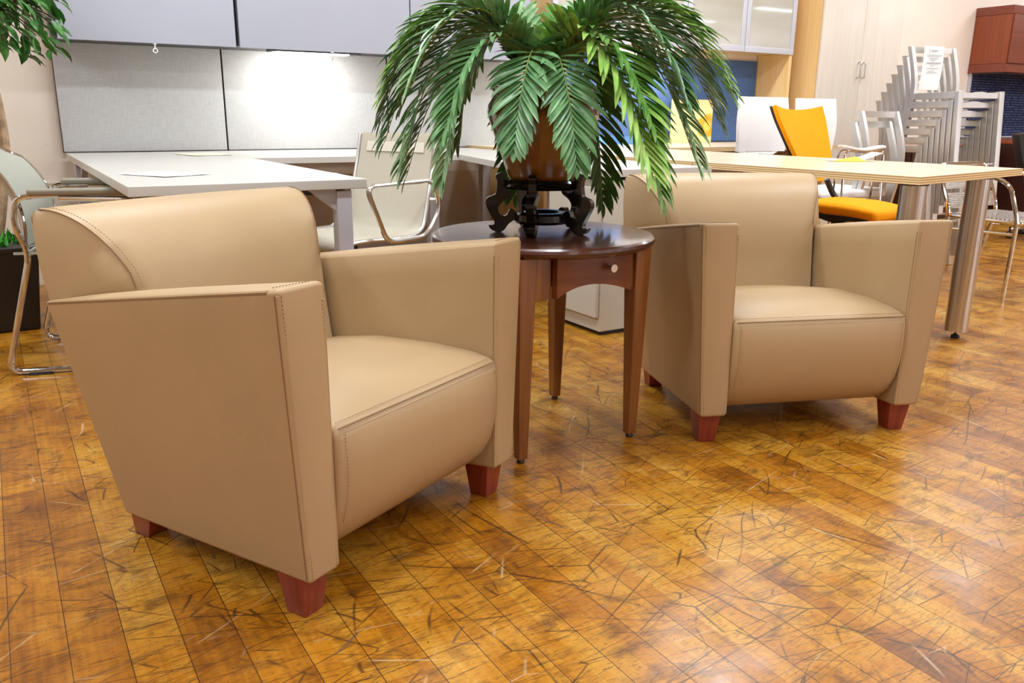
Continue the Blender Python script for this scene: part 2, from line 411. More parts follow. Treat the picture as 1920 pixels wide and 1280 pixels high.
# ------------------------------------------------------------------ setting
def floormat():
    t = NT('worn maple plank floor')
    tc = t.n('TexCoord'); sp = t.n('SeparateXYZ'); cb = t.n('CombineXYZ')
    t.l(tc.outputs['Object'], sp.inputs[0]); t.l(sp.outputs[1], cb.inputs[0]); t.l(sp.outputs[0], cb.inputs[1])
    mp = t.n('Mapping'); mp.inputs['Location'].default_value = (.31, .0875, 0); t.l(cb.outputs[0], mp.inputs[0])
    def brick(w, h, mort, off):
        b = t.n('TexBrick', offset=off, offset_frequency=2, squash=1.0); t.l(mp.outputs[0], b.inputs['Vector'])
        b.inputs['Scale'].default_value = 1; b.inputs['Brick Width'].default_value = w; b.inputs['Row Height'].default_value = h
        b.inputs['Mortar Size'].default_value = mort; b.inputs['Mortar Smooth'].default_value = .3; b.inputs['Bias'].default_value = 0
        b.inputs['Color1'].default_value = (0, 0, 0, 1); b.inputs['Color2'].default_value = (1, 1, 1, 1); b.inputs['Mortar'].default_value = (.5, .5, .5, 1)
        return b
    b1 = brick(1.15, .0933, .0011, .37); b2 = brick(.62, .04665, .0005, .61)
    P = tc.outputs['Object']
    def nz(scale, rot, sc, det=3, dist=0, loc=(0, 0, 0)):
        m = t.n('Mapping'); m.inputs['Scale'].default_value = scale; m.inputs['Rotation'].default_value = rot; m.inputs['Location'].default_value = loc
        t.l(P, m.inputs[0]); return t.noise(m.outputs[0], sc, det, .55, dist)
    grain = nz((34, 2.2, 1), (0, 0, 0), 2.4, 5)
    cross = nz((5, 60, 1), (0, 0, 0), 2.2, 4)
    blot = nz((1, 1, 1), (0, 0, 0), 6.5, 6)
    big = nz((1, 1, 1), (0, 0, 0), 1.7, 4, loc=(4, 2, 0))
    k = t.math('MULTIPLY', t.math('ADD', b1.outputs['Color'], 0), .16)
    k = t.math('ADD', k, t.math('MULTIPLY', b2.outputs['Color'], .13))
    k = t.math('ADD', k, t.math('MULTIPLY', grain.outputs[0], .26))
    k = t.math('ADD', k, t.math('MULTIPLY', cross.outputs[0], .16))
    k = t.math('ADD', k, t.math('MULTIPLY', blot.outputs[0], .42))
    k = t.math('ADD', k, t.math('MULTIPLY', t.math('SUBTRACT', big.outputs[0], .5), .5))
    col = t.ramp(k, [(.28, lin('5c3004')), (.42, lin('8e540a')), (.54, lin('ae7014')), (.68, lin('c08a2c')), (.86, lin('d0a350'))])
    # dark blotchy dirt
    dirt = nz((1, 1.6, 1), (0, 0, .4), 13, 6, .6, (7, 1, 0))
    col = t.mix(t.ramp(dirt.outputs[0], [(.52, (0, 0, 0)), (.70, (.70, .70, .70))]), col, lin('5a3410'))
    grit = nz((16, 60, 1), (0, 0, .12), 3.2, 5, .3, (2, 4, 0))
    col = t.mix(t.ramp(grit.outputs[0], [(.52, (0, 0, 0)), (.68, (.50, .50, .50))]), col, lin('4e2f10'))
    # small dark nicks
    nick = nz((1, 2.2, 1), (0, 0, .9), 60, 3, 0, (3, 8, 0))
    col = t.mix(t.ramp(nick.outputs[0], [(.665, (0, 0, 0)), (.71, (.8, .8, .8))]), col, lin('3a230f'))
    # long thin scratches: contour lines of stretched noise fields
    def scratch(col, rot, st, sc, width, loc, c, amt, mth, bend):
        m = t.n('Mapping'); m.inputs['Scale'].default_value = (1, st, 1); m.inputs['Rotation'].default_value = (0, 0, rot); m.inputs['Location'].default_value = loc
        t.l(P, m.inputs[0]); wob = t.noise(m.outputs[0], .8, 1)
        vm = t.n('VectorMath', operation='MULTIPLY_ADD'); t.l(wob.outputs[1], vm.inputs[0]); vm.inputs[1].default_value = (bend, bend, 0); t.l(m.outputs[0], vm.inputs[2])
        vo = t.n('TexVoronoi', feature='DISTANCE_TO_EDGE', voronoi_dimensions='2D'); vo.inputs['Scale'].default_value = sc; vo.inputs['Randomness'].default_value = 1
        t.l(vm.outputs[0], vo.inputs['Vector'])
        lnm = t.ramp(vo.outputs[0], [(0, (1, 1, 1)), (width*sc, (0, 0, 0))])
        mk = nz((1, 1, 1), (0, 0, rot), 5.2, 3, 0, (loc[0]*2+1, loc[1]*3, 0))
        mm = t.ramp(mk.outputs[0], [(mth-.025, (0, 0, 0)), (mth+.07, (1, 1, 1))])
        return t.mix(t.math('MULTIPLY', t.math('MULTIPLY', lnm, mm), amt), col, lin(c))
    for i, (rot, st, sc, w, mth, c) in enumerate(((.4, 2.2, 1.3, .0045, .50, '2c1b0e'), (-.8, 1.8, 1.7, .004, .50, '3b2412'), (1.3, 2.5, 1.1, .005, .52, '2c1b0e'), (2.1, 3.6, 1.5, .004, .51, '452a14'),
            (.9, 3.0, 1.5, .0035, .48, '3b2412'), (-.3, 3.4, 1.6, .004, .50, '4a2d14'), (1.8, 2.0, 2.0, .0036, .50, '33200f'), (-1.3, 3.2, 1.9, .003, .47, '5a3a1c'), (.1, 5.5, 2.0, .006, .50, '3f2611'), (.75, 6.5, 2.4, .006, .50, '3f2611'), (-.62, 6.0, 2.6, .006, .50, '33200f'), (1.45, 7.0, 2.2, .006, .51, '5a4a3a'), (2.2, 6.0, 2.8, .006, .51, '4a2d14'), (2.6, 2.6, 2.8, .0028, .48, '4a2d14'))):
        col = scratch(col, rot, st, sc, w, (3.1*i, 1.7*i, 0), c, .95, mth, .16+.05*(i % 3))
    for i, (rot, st, sc, w, mth) in enumerate(((.25, 2.4, 1.2, .004, .56), (-1.0, 2.0, 1.6, .0035, .56), (1.6, 3.0, 1.4, .004, .55))):
        col = scratch(col, rot, st, sc, w, (9+2.7*i, 4+1.3*i, 0), 'cdb48e', .75, mth, .18)
    fine = nz((3, 26, 1), (0, 0, .55), 7, 2, 0, (1, 5, 0))
    col = t.mix(t.ramp(fine.outputs[0], [(.66, (0, 0, 0)), (.72, (.4, .4, .4))]), col, lin('5a3a1a'))
    fine2 = nz((26, 3, 1), (0, 0, -.5), 7, 2, 0, (6, 5, 0))
    col = t.mix(t.ramp(fine2.outputs[0], [(.67, (0, 0, 0)), (.72, (.4, .4, .4))]), col, lin('4f3317'))
    grey = nz((1, 3, 1), (0, 0, .7), 9, 4, 0, (11, 2, 0))
    col = t.mix(t.ramp(grey.outputs[0], [(.66, (0, 0, 0)), (.74, (.45, .45, .45))]), col, lin('9a8a70'))
    col = t.mix(t.math('MULTIPLY', b2.outputs['Fac'], .15), col, lin('4a2a0e'))
    col = t.mix(t.math('MULTIPLY', b1.outputs['Fac'], .85), col, lin('2c180a'))
    t.l(col, t.b.inputs['Base Color'])
    rg = t.ramp(blot.outputs[0], [(.3, (.24, .24, .24)), (.7, (.42, .42, .42))])
    t.l(rg, t.b.inputs['Roughness']); t.set(Specular_IOR_Level=.5)
    hh = t.math('SUBTRACT', t.math('MULTIPLY', blot.outputs[0], .25), b1.outputs['Fac'])
    t.bump(hh, .25, .0015)
    return t.m
RX0, RX1, RY0, RY1, RZ = -7.0, 19.0, -8.0, 5.39, 3.3
struct(MB().box(RX0, RX1, RY0, RY1+.15, -.1, 0).build('floor', floormat(), smooth=0))
def wallmat(name, a, b):
    t = NT(name); n = t.noise(t.coord('Object'), 1.3, 5); n2 = t.noise(t.coord('Object'), 38, 2, .5)
    c = t.ramp(n.outputs[0], [(.3, lin(a)), (.7, lin(b))])
    sp = t.ramp(n2.outputs[0], [(.80, (0, 0, 0)), (.83, (.5, .5, .5))])
    c = t.mix(sp, c, lin('9c8468'))
    t.l(c, t.b.inputs['Base Color']); t.set(Roughness=.75, Specular_IOR_Level=.25); t.bump(n2.outputs[0], .06, .002); return t.m
wm = wallmat('peach beige painted wall', 'f0e3d5', 'f4e9dd')
struct(MB().box(RX0, RX1, RY1, RY1+.15, 0, RZ).build('wall_back', wm, smooth=0))
struct(MB().box(RX0-.15, RX0, RY0, RY1+.15, 0, RZ).build('wall_left', wm, smooth=0))
struct(MB().box(RX1, RX1+.15, RY0, RY1+.15, 0, RZ).build('wall_right', wm, smooth=0))
struct(MB().box(RX0, RX1, RY0-.15, RY0, 0, RZ).build('wall_front', wm, smooth=0))
struct(MB().box(RX0-.15, RX1+.15, RY0-.15, RY1+.15, RZ, RZ+.1).build('ceiling', simple('off white ceiling', 'e8e4da', .9, var=.03), smooth=0))
struct(MB().box(RX0, 3.24, RY1-.004, RY1, 0, .563).box(RX0, 3.24, RY1-.007, RY1, .563, .571).build('trim_1', wallmat('beige dado board', 'dccbb8', 'e2d3c2'), smooth=0))
wf = simple('white window frame', 'e6e6e4', .5)
for i, wx in enumerate(WINX):
    mb = MB()
    for (a, b, c, d) in ((-1.38, 1.38, .58, .65), (-1.38, 1.38, 2.85, 2.92), (-1.38, -1.31, .65, 2.85), (1.31, 1.38, .65, 2.85), (-.02, .02, .65, 2.85)):
        mb.box(wx+a, wx+b, RY0, RY0+.07, c, d)
    w = struct(mb.build('window_%d' % (i+1), wf, smooth=0))

# ------------------------------------------------------------------ lounge chairs
SEAM = [Vector(p) for p in ((.362, .758, .754), (.345, .681, .759), (.308, .611, .705), (.280, .578, .620))]
def bez(t): return (1-t)**3*SEAM[0]+3*t*(1-t)**2*SEAM[1]+3*t*t*(1-t)*SEAM[2]+t**3*SEAM[3]
def make_lounge(label, loc, rz):
    T = thing('lounge_chair', label, 'armchair', loc, rz, 'tan leather lounge chairs')
    lm = M['leather']
    for s in (-1, 1):
        c = []
        A = dict(fbo=(.362, .0, .094), fbi=(.280, .0, .094), rbo=(.322, .640, .052), rbi=(.262, .640, .052),
                 fto=(.396, 0, .672), fti=(.283, 0, .672), rto=(.394, .728, .562), rti=(.300, .715, .562))
        A = {k: Vector((s*v[0], v[1], v[2])) for k, v in A.items()}
        order = ['fbi', 'fbo', 'rbi', 'rbo', 'fti', 'fto', 'rti', 'rto'] if s > 0 else ['fbo', 'fbi', 'rbo', 'rbi', 'fto', 'fti', 'rto', 'rti']
        am = MB().rhexa([A[k] for k in order], .009, 9, .006)
        for p in am.v:                       # soft rolled upper inner edge
            q = min(1, max(0, p.y/.72)); zt = .672-.110*q+.001; ui = .281+.018*q*max(0, (p.z-.3)/.3); d1 = abs(p.x)-ui+.004; d2 = zt-p.z+.002; RR = .030
            if d1 < RR and d2 < RR:
                L = math.hypot(RR-d1, RR-d2)
                if L > RR: p.x = s*(ui-.004+RR-(RR-d1)/L*RR); p.z = zt+.002-RR+(RR-d2)/L*RR
        a = am.build('arm', lm, T, 50)
        # upper inner edge is soft: a rolled pad over the front corner
        e = .0035
        n = Vector((s*.003, 0, .002)); fr = Vector((0, -.003, 0))
        top = [A['fto'].lerp(A['rto'], t)+Vector((-s*.0032, 0, -.0032)) for t in (.035, .3, .6, .985)]
        fo = [A['fto'].lerp(A['fbo'], t)+Vector((-s*.0032, .0032, 0)) for t in (.02, .3, .6, .985)]
        fi = [A['fti'].lerp(A['fbi'], t)+Vector((s*.0032, .0032, 0)) for t in (.06, .3, .6, .985)]
        fo2 = [p+Vector((s*.0035, .001, 0)) for p in fo]
        pp = MB().tube(top, .0034, 6).tube(fo, .0034, 6).tube(fi, .003, 6)
        pp.build('piping', lm, a)
        st = MB().tube([p+Vector((s*.0024, 0, -.0036)) for p in top], .0010, 5)
        st.tube([p+Vector((s*.0030, .0042, 0)) for p in fo], .0010, 5)
        st.tube([p+Vector((-s*.0030, .0042, 0)) for p in fi], .0009, 5)
        dashes(st, [p+Vector((-s*.006, -.0036, 0)) for p in fo])
        dashes(st, [p+Vector((s*.006, -.0036, 0)) for p in fi])
        f1 = A['fto'].lerp(A['fti'], .05)+Vector((0, .016, .0012)); f2 = A['fto'].lerp(A['fti'], .82)+Vector((0, .016, -.001))
        dashes(st, [f1, f2])
        pass
        st.build('stitching', M['seam'], a)
    # seat block with curled front
    prof = [(.575, .345), (.50, .372), (.36, .394), (.18, .402), (.06, .398), (.012, .390), (-.004, .381), (-.010, .360), (-.0125, .30), (-.008, .24),
            (.006, .185), (.030, .140), (.062, .107), (.105, .088), (.16, .082), (.40, .085), (.575, .10)]
    rings = []
    for u in (-.279, -.276, -.268, -.2, -.1, 0, .1, .2, .268, .276, .279):
        q = abs(u)/.279; ins = .009*max(0, (q-.955)/.045)**2
        r = []
        for i, (v, z) in enumerate(prof):
            cz = .014*(1-q*q) if 1 <= i <= 4 else 0
            cv = -.006*(1-q*q) if 7 <= i <= 10 else 0
            dv, dz = .28-v, .24-z; L = math.hypot(dv, dz)
            r.append((u, v+cv+dv/L*ins, z+cz+dz/L*ins))
        rings.append(r)
    seat = MB().loft(rings).build('seat', lm, T, 50)
    sp = [(u, -.0055, .3835) for u in (-.272, -.1, .1, .272)]
    sm = MB().tube(sp, .0014, 5); dashes(sm, [(u, .006, .3915) for u in (-.268, .268)]); dashes(sm, [(u, -.0115, .374) for u in (-.268, .268)])
    for s in (-1, 1): dashes(sm, spline([(s*.262, -.0125, .372), (s*.262, -.0165, .30), (s*.262, -.011, .235), (s*.262, .004, .18)], 4))
    sm.build('seam', M['seam'], seat)
    # backrest
    rows = []
    def row(hw, v, z, hr, vr, zr, bul, side):
        pts = []
        for k in range(13):
            t = -1+2*k/12; pts.append((hw*t, v-bul*(1-t*t), z+.004*(1-t*t)))
        for k in (1, 2): f = k/3; pts.append((hw+(hr-hw)*f+side, v+(vr-v)*f, z+(zr-z)*f))
        for k in range(9): t = 1-2*k/8; pts.append((hr*t, vr+.012*(1-t*t), zr))
        for k in (2, 1): f = k/3; pts.append((-(hw+(hr-hw)*f+side), v+(vr-v)*f, z+(zr-z)*f))
        return pts
    rows.append(row(.258, .50, .30, .255, .640, .10, .0, 0))
    rows.append(row(.268, .532, .38, .258, .655, .20, .006, 0))
    rows.append(row(.274, .556, .50, .262, .690, .42, .012, 0))
    rows.append(row(.274, .560, .545, .262, .712, .500, .014, 0)); rows.append(row(.277, .570, .588, .384, .716, .530, .014, 0))
    N = 9
    for k in range(N+1):
        t = 1-k/N; p = bez(t); f = k/N
        rows.append(row(p.x, p.y, p.z, .386-.012*f**3, .724+.044*f, .566+.172*f, .014*(1-.6*f), .010*(1-f)))
    p = bez(0); rows.append(row(p.x-.008, p.y+.006, p.z+.002, .372, .766, .748, .003, 0))
    back = MB().loft(rows).build('backrest', lm, T, 50)
    for s in (-1, 1):
        sm = MB()
        cv = [bez(k/16) for k in range(17)]+[Vector((.276, .569, .588))]
        cv = [Vector((s*(q.x+.001), q.y, q.z+.0005)) for q in cv]
        sm.tube(cv, .0013, 5); dashes(sm, [q+Vector((-s*.011, -.006, .0035)) for q in cv])
        sm.tube([Vector((s*.374, .768, .7395)), Vector((s*.386, .725, .570))], .0014, 5)
        sm.build('seam', M['seam'], back)
    for (u, v, zt, tilt) in ((-.320, .062, .10, 0), (.320, .062, .10, 0), (-.285, .585, .066, .02), (.285, .585, .066, .02)):
        t, b = .037, .025; c = []
        for z, h in ((0, b), (zt, t)):
            for dy in (-h, h):
                for dx in (-h, h): c.append((u+dx, v+dy+(0 if z else tilt), z))
        MB().rhexa(c, .002, 1).build('leg', M['leg_wood'], T)
    return T
make_lounge('tan leather lounge chair in the left foreground, left of the round table', (.736, 1.553, 0), .46131)
make_lounge('tan leather lounge chair right of the round table, beside the chrome legged desk', (2.043, 1.562, 0), -.36294)

# ------------------------------------------------------------------ round side table
CX, CY = 1.382, 2.072
T = thing('side_table', 'round brown wooden side table with one drawer between the two lounge chairs', 'table', (CX, CY, 0))
R = .333
MB().lathe([(0, .590), (R-.045, .590), (R-.018, .592), (R-.004, .599), (R, .608), (R-.002, .616), (R-.008, .621), (R-.02, .622), (0, .622)], 96).build('tabletop', M['table_top'], T)
for (sx, sy) in ((-1, -1), (1, -1), (-1, 1), (1, 1)):
    c = []
    for z, h, o in ((.012, .0145, .197), (.48, .028, .199), ):
        pass
    a, b = .0145, .029
    cc = [(sx*.199+dx*a, sy*.205+dy*a, .012) for dy in (-1, 1) for dx in (-1, 1)]+[(sx*.199+dx*b, sy*.205+dy*b, .592) for dy in (-1, 1) for dx in (-1, 1)]
    lg = MB().rhexa(cc, .003, 2).build('leg', M['table_wood'], T)
    MB().lathe([(.010, 0), (.012, .004), (.008, .014)], 12, sx*.199, sy*.205).build('foot', M['black'], lg)
ap = MB().rbox(-.175, -.118, -.222, -.198, .472, .591, .002)                 # front block beside the drawer
ap.rbox(.155, .175, -.222, -.198, .478, .591, .002)
ap.rbox(-.175, .175, .198, .222, .478, .591, .002).rbox(-.212, -.190, -.18, .18, .478, .591, .002).rbox(.190, .212, -.18, .18, .478, .591, .002)
ap.box(-.118, .155, -.192, -.185, .50, .591)
ap.build('apron', M['table_wood'], T)
g1 = []
for i in range(5):
    g1.append([])
for j, zt in enumerate((0, .25, .5, .75, 1)):
    for k in range(25):
        x = -.113+.265*k/24; q = (x-.0195)/.1325
        zb = .474+.026*(1-q*q); yy = -.232+.020*(1-q*q)
        g1[j].append((x, yy, zb+(.5885-zb)*zt))
dr = MB().sheet(g1, .018).build('drawer', M['table_dark'], T, 40)
kb = MB()
kp = [(0, .0), (.006, .0), (.006, .012), (.0095, .02), (.0115, .024), (.0115, .028), (.0, .028)]
vs = []
for (r, d) in kp: vs.append([(.078+r*cos(2*pi*k/20), -.222-d, .545+r*sin(2*pi*k/20)) for k in range(20)])
kb.loft(vs); kb.build('knob', M['nickel'], dr)

# ------------------------------------------------------------------ black carved stand
T = thing('plant_stand', 'black lacquered carved five-legged stand under the palm pot on the round table', 'stand', (CX+.003, CY+.012, .622))
P2 = [(.121, .176), (.139, .167), (.134, .148), (.137, .119), (.143, .110), (.163, .102), (.169, .088), (.163, .070), (.149, .044), (.142, .030),
      (.146, .022), (.159, .021), (.155, .011), (.144, .004), (.130, .0), (.114, .006), (.099, .026), (.076, .042), (.073, .054), (.085, .066), (.097, .067),
      (.104, .053), (.115, .048), (.128, .056), (.131, .073), (.118, .090), (.096, .104), (.088, .118), (.110, .126), (.112, .165)]
fl = [p.to_2d() for p in spline([(a, b, 0) for a, b in P2]+[(P2[0][0], P2[0][1], 0)], 3)][:-1]
for k in range(5):
    az = -YAW - radians(106-2) + 2*pi*k/5 + 0*1
    d = Vector((cos(az), sin(az), 0)); nrm = Vector((-sin(az), cos(az), 0)); h = .0115
    r1 = [d*r+Vector((0, 0, z))+nrm*h for r, z in fl]; r0 = [d*r+Vector((0, 0, z))-nrm*h for r, z in fl]
    ri1 = [d*(r+(.12-r)*.02)+Vector((0, 0, z+.0))+nrm*(h+.002) for r, z in fl]
    MB().loft([r0, r1]).build('leg', M['lacquer'], T, 30)
MB().ring([(.090, .132), (.112, .130), (.118, .137), (.114, .144), (.119, .150), (.114, .156), (.100, .158), (.090, .154)], 48).build('upper_ring', M['lacquer'], T)
MB().ring([(.046, .030), (.078, .028), (.084, .036), (.083, .054), (.076, .060), (.054, .060), (.048, .055)], 48).build('lower_ring', M['lacquer'], T)

# ------------------------------------------------------------------ potted palm
T = thing('potted_palm', 'arching artificial palm in a brown glazed pot on the round table', 'plant', (CX+.001, CY+.010, .780))
pot = MB().lathe([(.0, .0), (.098, .0), (.104, .012), (.124, .07), (.146, .13), (.160, .170), (.164, .188), (.160, .208), (.148, .228), (.143, .234), (.148, .244), (.154, .252), (.154, .258),
            (.146, .260), (.138, .25), (.134, .24), (.134, .228), (0, .226)], 64).build('pot', M['pot'], T, 50)
ER = Vector((cos(YAW), -sin(YAW), 0)); EC = Vector((-sin(YAW), -cos(YAW), 0))
BASE = .27
def frond(az, pts, mat, L0=.105, dens=22, wmax=.0185, twist=0.0, spread=1.0, startf=.12, lift=.30, droop=.52):
    a = radians(az); d = ER*cos(a)+EC*sin(a)
    cv = spline([d*r+Vector((0, 0, z)) for r, z in pts], 14)
    ln = [0]
    for p, q in zip(cv, cv[1:]): ln.append(ln[-1]+(q-p).length)
    tot = ln[-1]
    def at(s):
        s *= tot
        for i in range(len(cv)-1):
            if s <= ln[i+1]:
                f = (s-ln[i])/max(1e-9, ln[i+1]-ln[i]); return cv[i].lerp(cv[i+1], f), (cv[i+1]-cv[i]).normalized()
        return cv[-1], (cv[-1]-cv[-2]).normalized()
    mb = MB(); side0 = d.cross(Vector((0, 0, 1))).normalized()
    for i in range(dens+1):
        s = startf+(1-startf)*(i/dens)
        p, tg = at(min(s, .999))
        sd = (side0-tg*side0.dot(tg)).normalized(); nn = sd.cross(tg).normalized()
        if nn.z < 0 and abs(tg.z) < .8: nn = -nn
        for sg in ((-1, 1) if i < dens else (0,)):
            f = (i/dens); L = L0*(.62+.55*sin(pi*min(1, .12+.80*f)))*random.uniform(.88, 1.1)*(1-.32*f**4)
            ang = spread*(1-.55*f)*random.uniform(.9, 1.1)
            if sg == 0: dr_ = tg.copy(); L *= .8
            else: dr_ = (tg*cos(ang)+sd*sg*sin(ang)+nn*lift*random.uniform(.5, 1.2)).normalized()
            dr_ = (dr_ + Vector((random.uniform(-.04, .04), random.uniform(-.04, .04), random.uniform(-.04, .03)))).normalized()
            seg = 6; q = p.copy(); c = dr_.copy(); pl = []; step = L/seg
            for k in range(seg+1):
                pl.append((q.copy(), c.copy())); q = q+c*step
                c = (c+Vector((0, 0, -1))*droop*.11*(k+1)/2.2*random.uniform(.8, 1.2)).normalized()
            wid = [.22, .85, 1, 1, .9, .62, .05]
            up_ = (nn if sg else nn); vs = []; fs = []
            for (q, c), w in zip(pl, wid):
                wv = c.cross(up_)
                wv = (wv.normalized() if wv.length > 1e-4 else sd); un = wv.cross(c).normalized()
                h = wmax*w*.5
                vs += [q-wv*h+un*h*.35, q, q+wv*h+un*h*.35]
            for k in range(seg):
                b = k*3; fs += [(b, b+1, b+4, b+3), (b+1, b+2, b+5, b+4)]
            mb.add(vs, fs)
    fo = mb.build('frond', mat, T, 60, recalc=False)
    rr = [.0042*(1-.75*i/(len(cv)-1)) for i in range(len(cv))]
    MB().tube(cv, rr, 6).build('stalk', M['rachis'], fo)
B, G, D = M['palm_blue'], M['palm_lime'], M['palm_dark']
def arch(r1, zt, r2, zm, r3, ze): return [(.015, BASE-.03), (.06, BASE+.035), (r1, zt), (r2, zm), (r3, ze)]
# z below is relative to the pot's foot (0.780 m)
F = [
 # hanging in front of the pot
 (108, arch(.13, .345, .225, .235, .275, .10), B, .092, 21), (73, arch(.13, .33, .235, .20, .285, .06), B, .094, 23),
 (136, arch(.16, .39, .29, .31, .37, .13), B, .10, 24),
 # left side
 (170, arch(.19, .44, .36, .33, .46, .10), B, .11, 26), (157, arch(.18, .42, .34, .27, .42, .03), B, .11, 26), (181, arch(.20, .47, .38, .37, .47, .16), B, .10, 25),
 (163, arch(.20, .47, .36, .40, .46, .22), G, .10, 25), (186, arch(.17, .46, .32, .43, .43, .31), G, .095, 23), (146, arch(.15, .39, .28, .25, .34, .0), B, .10, 23),
 (174, arch(.17, .40, .32, .22, .40, -.0), D, .10, 24), (194, arch(.18, .44, .34, .36, .44, .20), D, .10, 24), (150, arch(.19, .45, .33, .40, .42, .25), B, .10, 24),
 (205, arch(.16, .40, .25, .27, .28, .09), D, .09, 20),
 # right side
 (52, arch(.16, .40, .32, .27, .44, .04), G, .115, 26), (30, arch(.17, .42, .34, .30, .46, .06), B, .115, 26), (14, arch(.19, .46, .37, .37, .50, .16), B, .11, 27),
 (22, arch(.19, .47, .38, .42, .52, .24), G, .115, 27), (4, arch(.18, .47, .36, .42, .50, .22), B, .10, 25), (40, arch(.16, .38, .31, .20, .40, -.03), D, .105, 24),
 (-8, arch(.16, .49, .30, .50, .43, .42), G, .095, 24), (10, arch(.15, .46, .30, .49, .44, .40), G, .10, 24), (-20, arch(.17, .46, .34, .40, .46, .20), D, .10, 24),
 (-46, arch(.15, .36, .24, .17, .28, -.09), D, .105, 24), (34, arch(.18, .45, .33, .40, .44, .22), B, .105, 25), (50, arch(.15, .40, .30, .33, .41, .15), D, .10, 22),
 # behind and upright crown
 (250, arch(.12, .34, .20, .15, .24, -.07), D, .10, 20), (275, arch(.14, .43, .27, .36, .36, .20), D, .095, 22), (305, arch(.15, .45, .30, .40, .40, .22), D, .095, 22),
 (228, arch(.14, .45, .28, .41, .38, .24), D, .095, 22), (330, arch(.14, .46, .28, .45, .38, .32), D, .095, 22), (218, arch(.11, .44, .2, .44, .29, .36), B, .085, 20),
]
for az, pts, mat, L0, dens in F:
    az += random.uniform(-2, 2)
    frond(az, pts, mat, L0*1.24, dens+3)
for az, r, z in ((95, .05, .40), (160, .05, .42), (20, .05, .43), (240, .05, .42), (300, .05, .42), (60, .07, .39), (130, .07, .39), (200, .06, .41)):
    frond(az, [(.012, BASE-.04), (.018, BASE+.02), (r*.6, (BASE+z)/2+.01), (r, z-.03)], D if az % 40 else B, .07, 8, .012, 0, .5, .3, .15, .35)

# ------------------------------------------------------------------ left workstation
DZ = .735
for i, (a, b, lab) in enumerate(((.353, 1.241, 'leftmost grey fabric partition panel above the white desk'), (1.246, 2.298, 'middle grey fabric partition panel lit by the task lamp'),
                                 (2.303, 3.22, 'grey fabric partition panel at the right, behind the palm'))):
    T = thing('partition_panel', lab, 'panel', (a, 5.335, DZ), 0, 'grey fabric partition panels')
    w = b-a
    MB().rbox(.0022, w-.0022, .0, .048, .004, .60, .003).build('fabric_panel', M['panel'], T)
    MB().box(0, .0025, .003, .05, 0, .60).box(w-.0025, w, .003, .05, 0, .60).box(0, w, .004, .05, 0, .008).build('frame', M['cab_body'], T)
for i, (a, b, lab) in enumerate(((.365, 1.243, 'leftmost grey overhead cabinet with a key ring, above the white desk'), (1.262, 2.297, 'middle grey overhead cabinet above the lit task lamp'),
                                 (2.303, 3.171, 'grey overhead cabinet behind the palm, right of the other two'))):
    T = thing('overhead_cabinet', lab, 'cabinet', (a, 4.95, 1.308), 0, 'grey overhead cabinets')
    w = b-a
    MB().box(-.006, w+.006, .021, .375, .010, .50).build('body', M['cab_body'], T)
    d = MB().rbox(0, w-.002, 0, .019, 0, .50, .0025).build('door', M['cab_door'], T)
    if i < 2:
        x = (.70, .72)[i]*1.0 if i == 0 else .66
        x = .455 if i == 0 else .535
        MB().lathe([(.010, -.004), (.011, .0), (.011, .006), (0, .006)], 16, x, .012).build('lock', M['paper'], d)
        if i == 0:
            k = MB().tube([(x, .008, .002), (x, .008, -.026)], .0032, 6)
            k.tube([(x+.011*cos(t*pi/8), .008, -.036+.011*sin(t*pi/8)) for t in range(16)], .0024, 6, True).build('key_ring', M['paper'], d)
        else:
            k = MB().tube([(x, .012, -.004), (x, .012, -.024)], .0018, 6).rbox(x-.006, x+.006, .010, .014, -.046, -.022, .002)
            k.hexa([(x-.003, .0105, -.074), (x+.001, .0105, -.074), (x-.003, .0135, -.074), (x+.001, .0135, -.074), (x-.003, .0105, -.046), (x+.003, .0105, -.046), (x-.003, .0135, -.046), (x+.003, .0135, -.046)]).build('key', M['nickel'], d)
T = thing('task_light', 'slim lit task lamp under the middle grey overhead cabinet', 'lamp', (1.72, 5.05, 1.296))
MB().rbox(-.27, .27, -.06, .06, .005, .022, .003).build('housing', M['cab_body'], T)
MB().rbox(-.24, .20, -.045, .045, -.001, .006, .002).build('diffuser', M['diffuser'], T)
area('task_lamp', (1.70, 5.12, 1.288), (radians(24), 0, 0), .44, .07, 4.0, (1, .97, .90))
# peninsula desk
T = thing('desk', 'white peninsula desk with silver legs behind the left lounge chair', 'desk', (.35, 2.853, 0), -.004)
MB().rbox(0, .79, 0, 2.47, DZ-.034, DZ, .003).build('desktop', M['laminate'], T)
for x, y in ((.71, .045), (.05, .045), (.055, 2.33)):
    MB().rbox(x-.028, x+.028, y-.028, y+.028, 0, DZ-.04, .004).build('leg', M['silver'], T)
br = MB().prism([(0, 0), (.10, 0), (0, -.075)], 0, .03)
br.v = [Vector((.683-p.x, .03+p.z, DZ-.036+p.y)) for p in br.v]; br.build('bracket', M['silver'], T)
b2 = MB().prism([(0, 0), (.17, 0), (0, -.10)], 0, .03); b2.v = [Vector((.05+p.z, 2.30-p.x, DZ-.036+p.y)) for p in b2.v]
b2.build('bracket', M['silver'], T)
MB().box(.06, .72, .05, .075, DZ-.055, DZ-.036).box(.04, .055, .1, 2.3, DZ-.06, DZ-.036).build('frame_rail', M['cab_body'], T)
T = thing('worktop', 'white corner worktop running along the grey panels behind the palm', 'desk', (0, 0, 0))
MB().prism([(1.146, 4.40), (2.325, 4.36), (2.165, 3.70), (2.215, 2.87), (2.85, 2.87), (2.85, 5.33), (1.146, 5.33)], DZ-.03, DZ).build('top', M['laminate'], T, 20)
MB().rbox(2.17, 2.23, 4.45, 4.51, 0, DZ-.031, .004).build('leg', M['silver'], T)
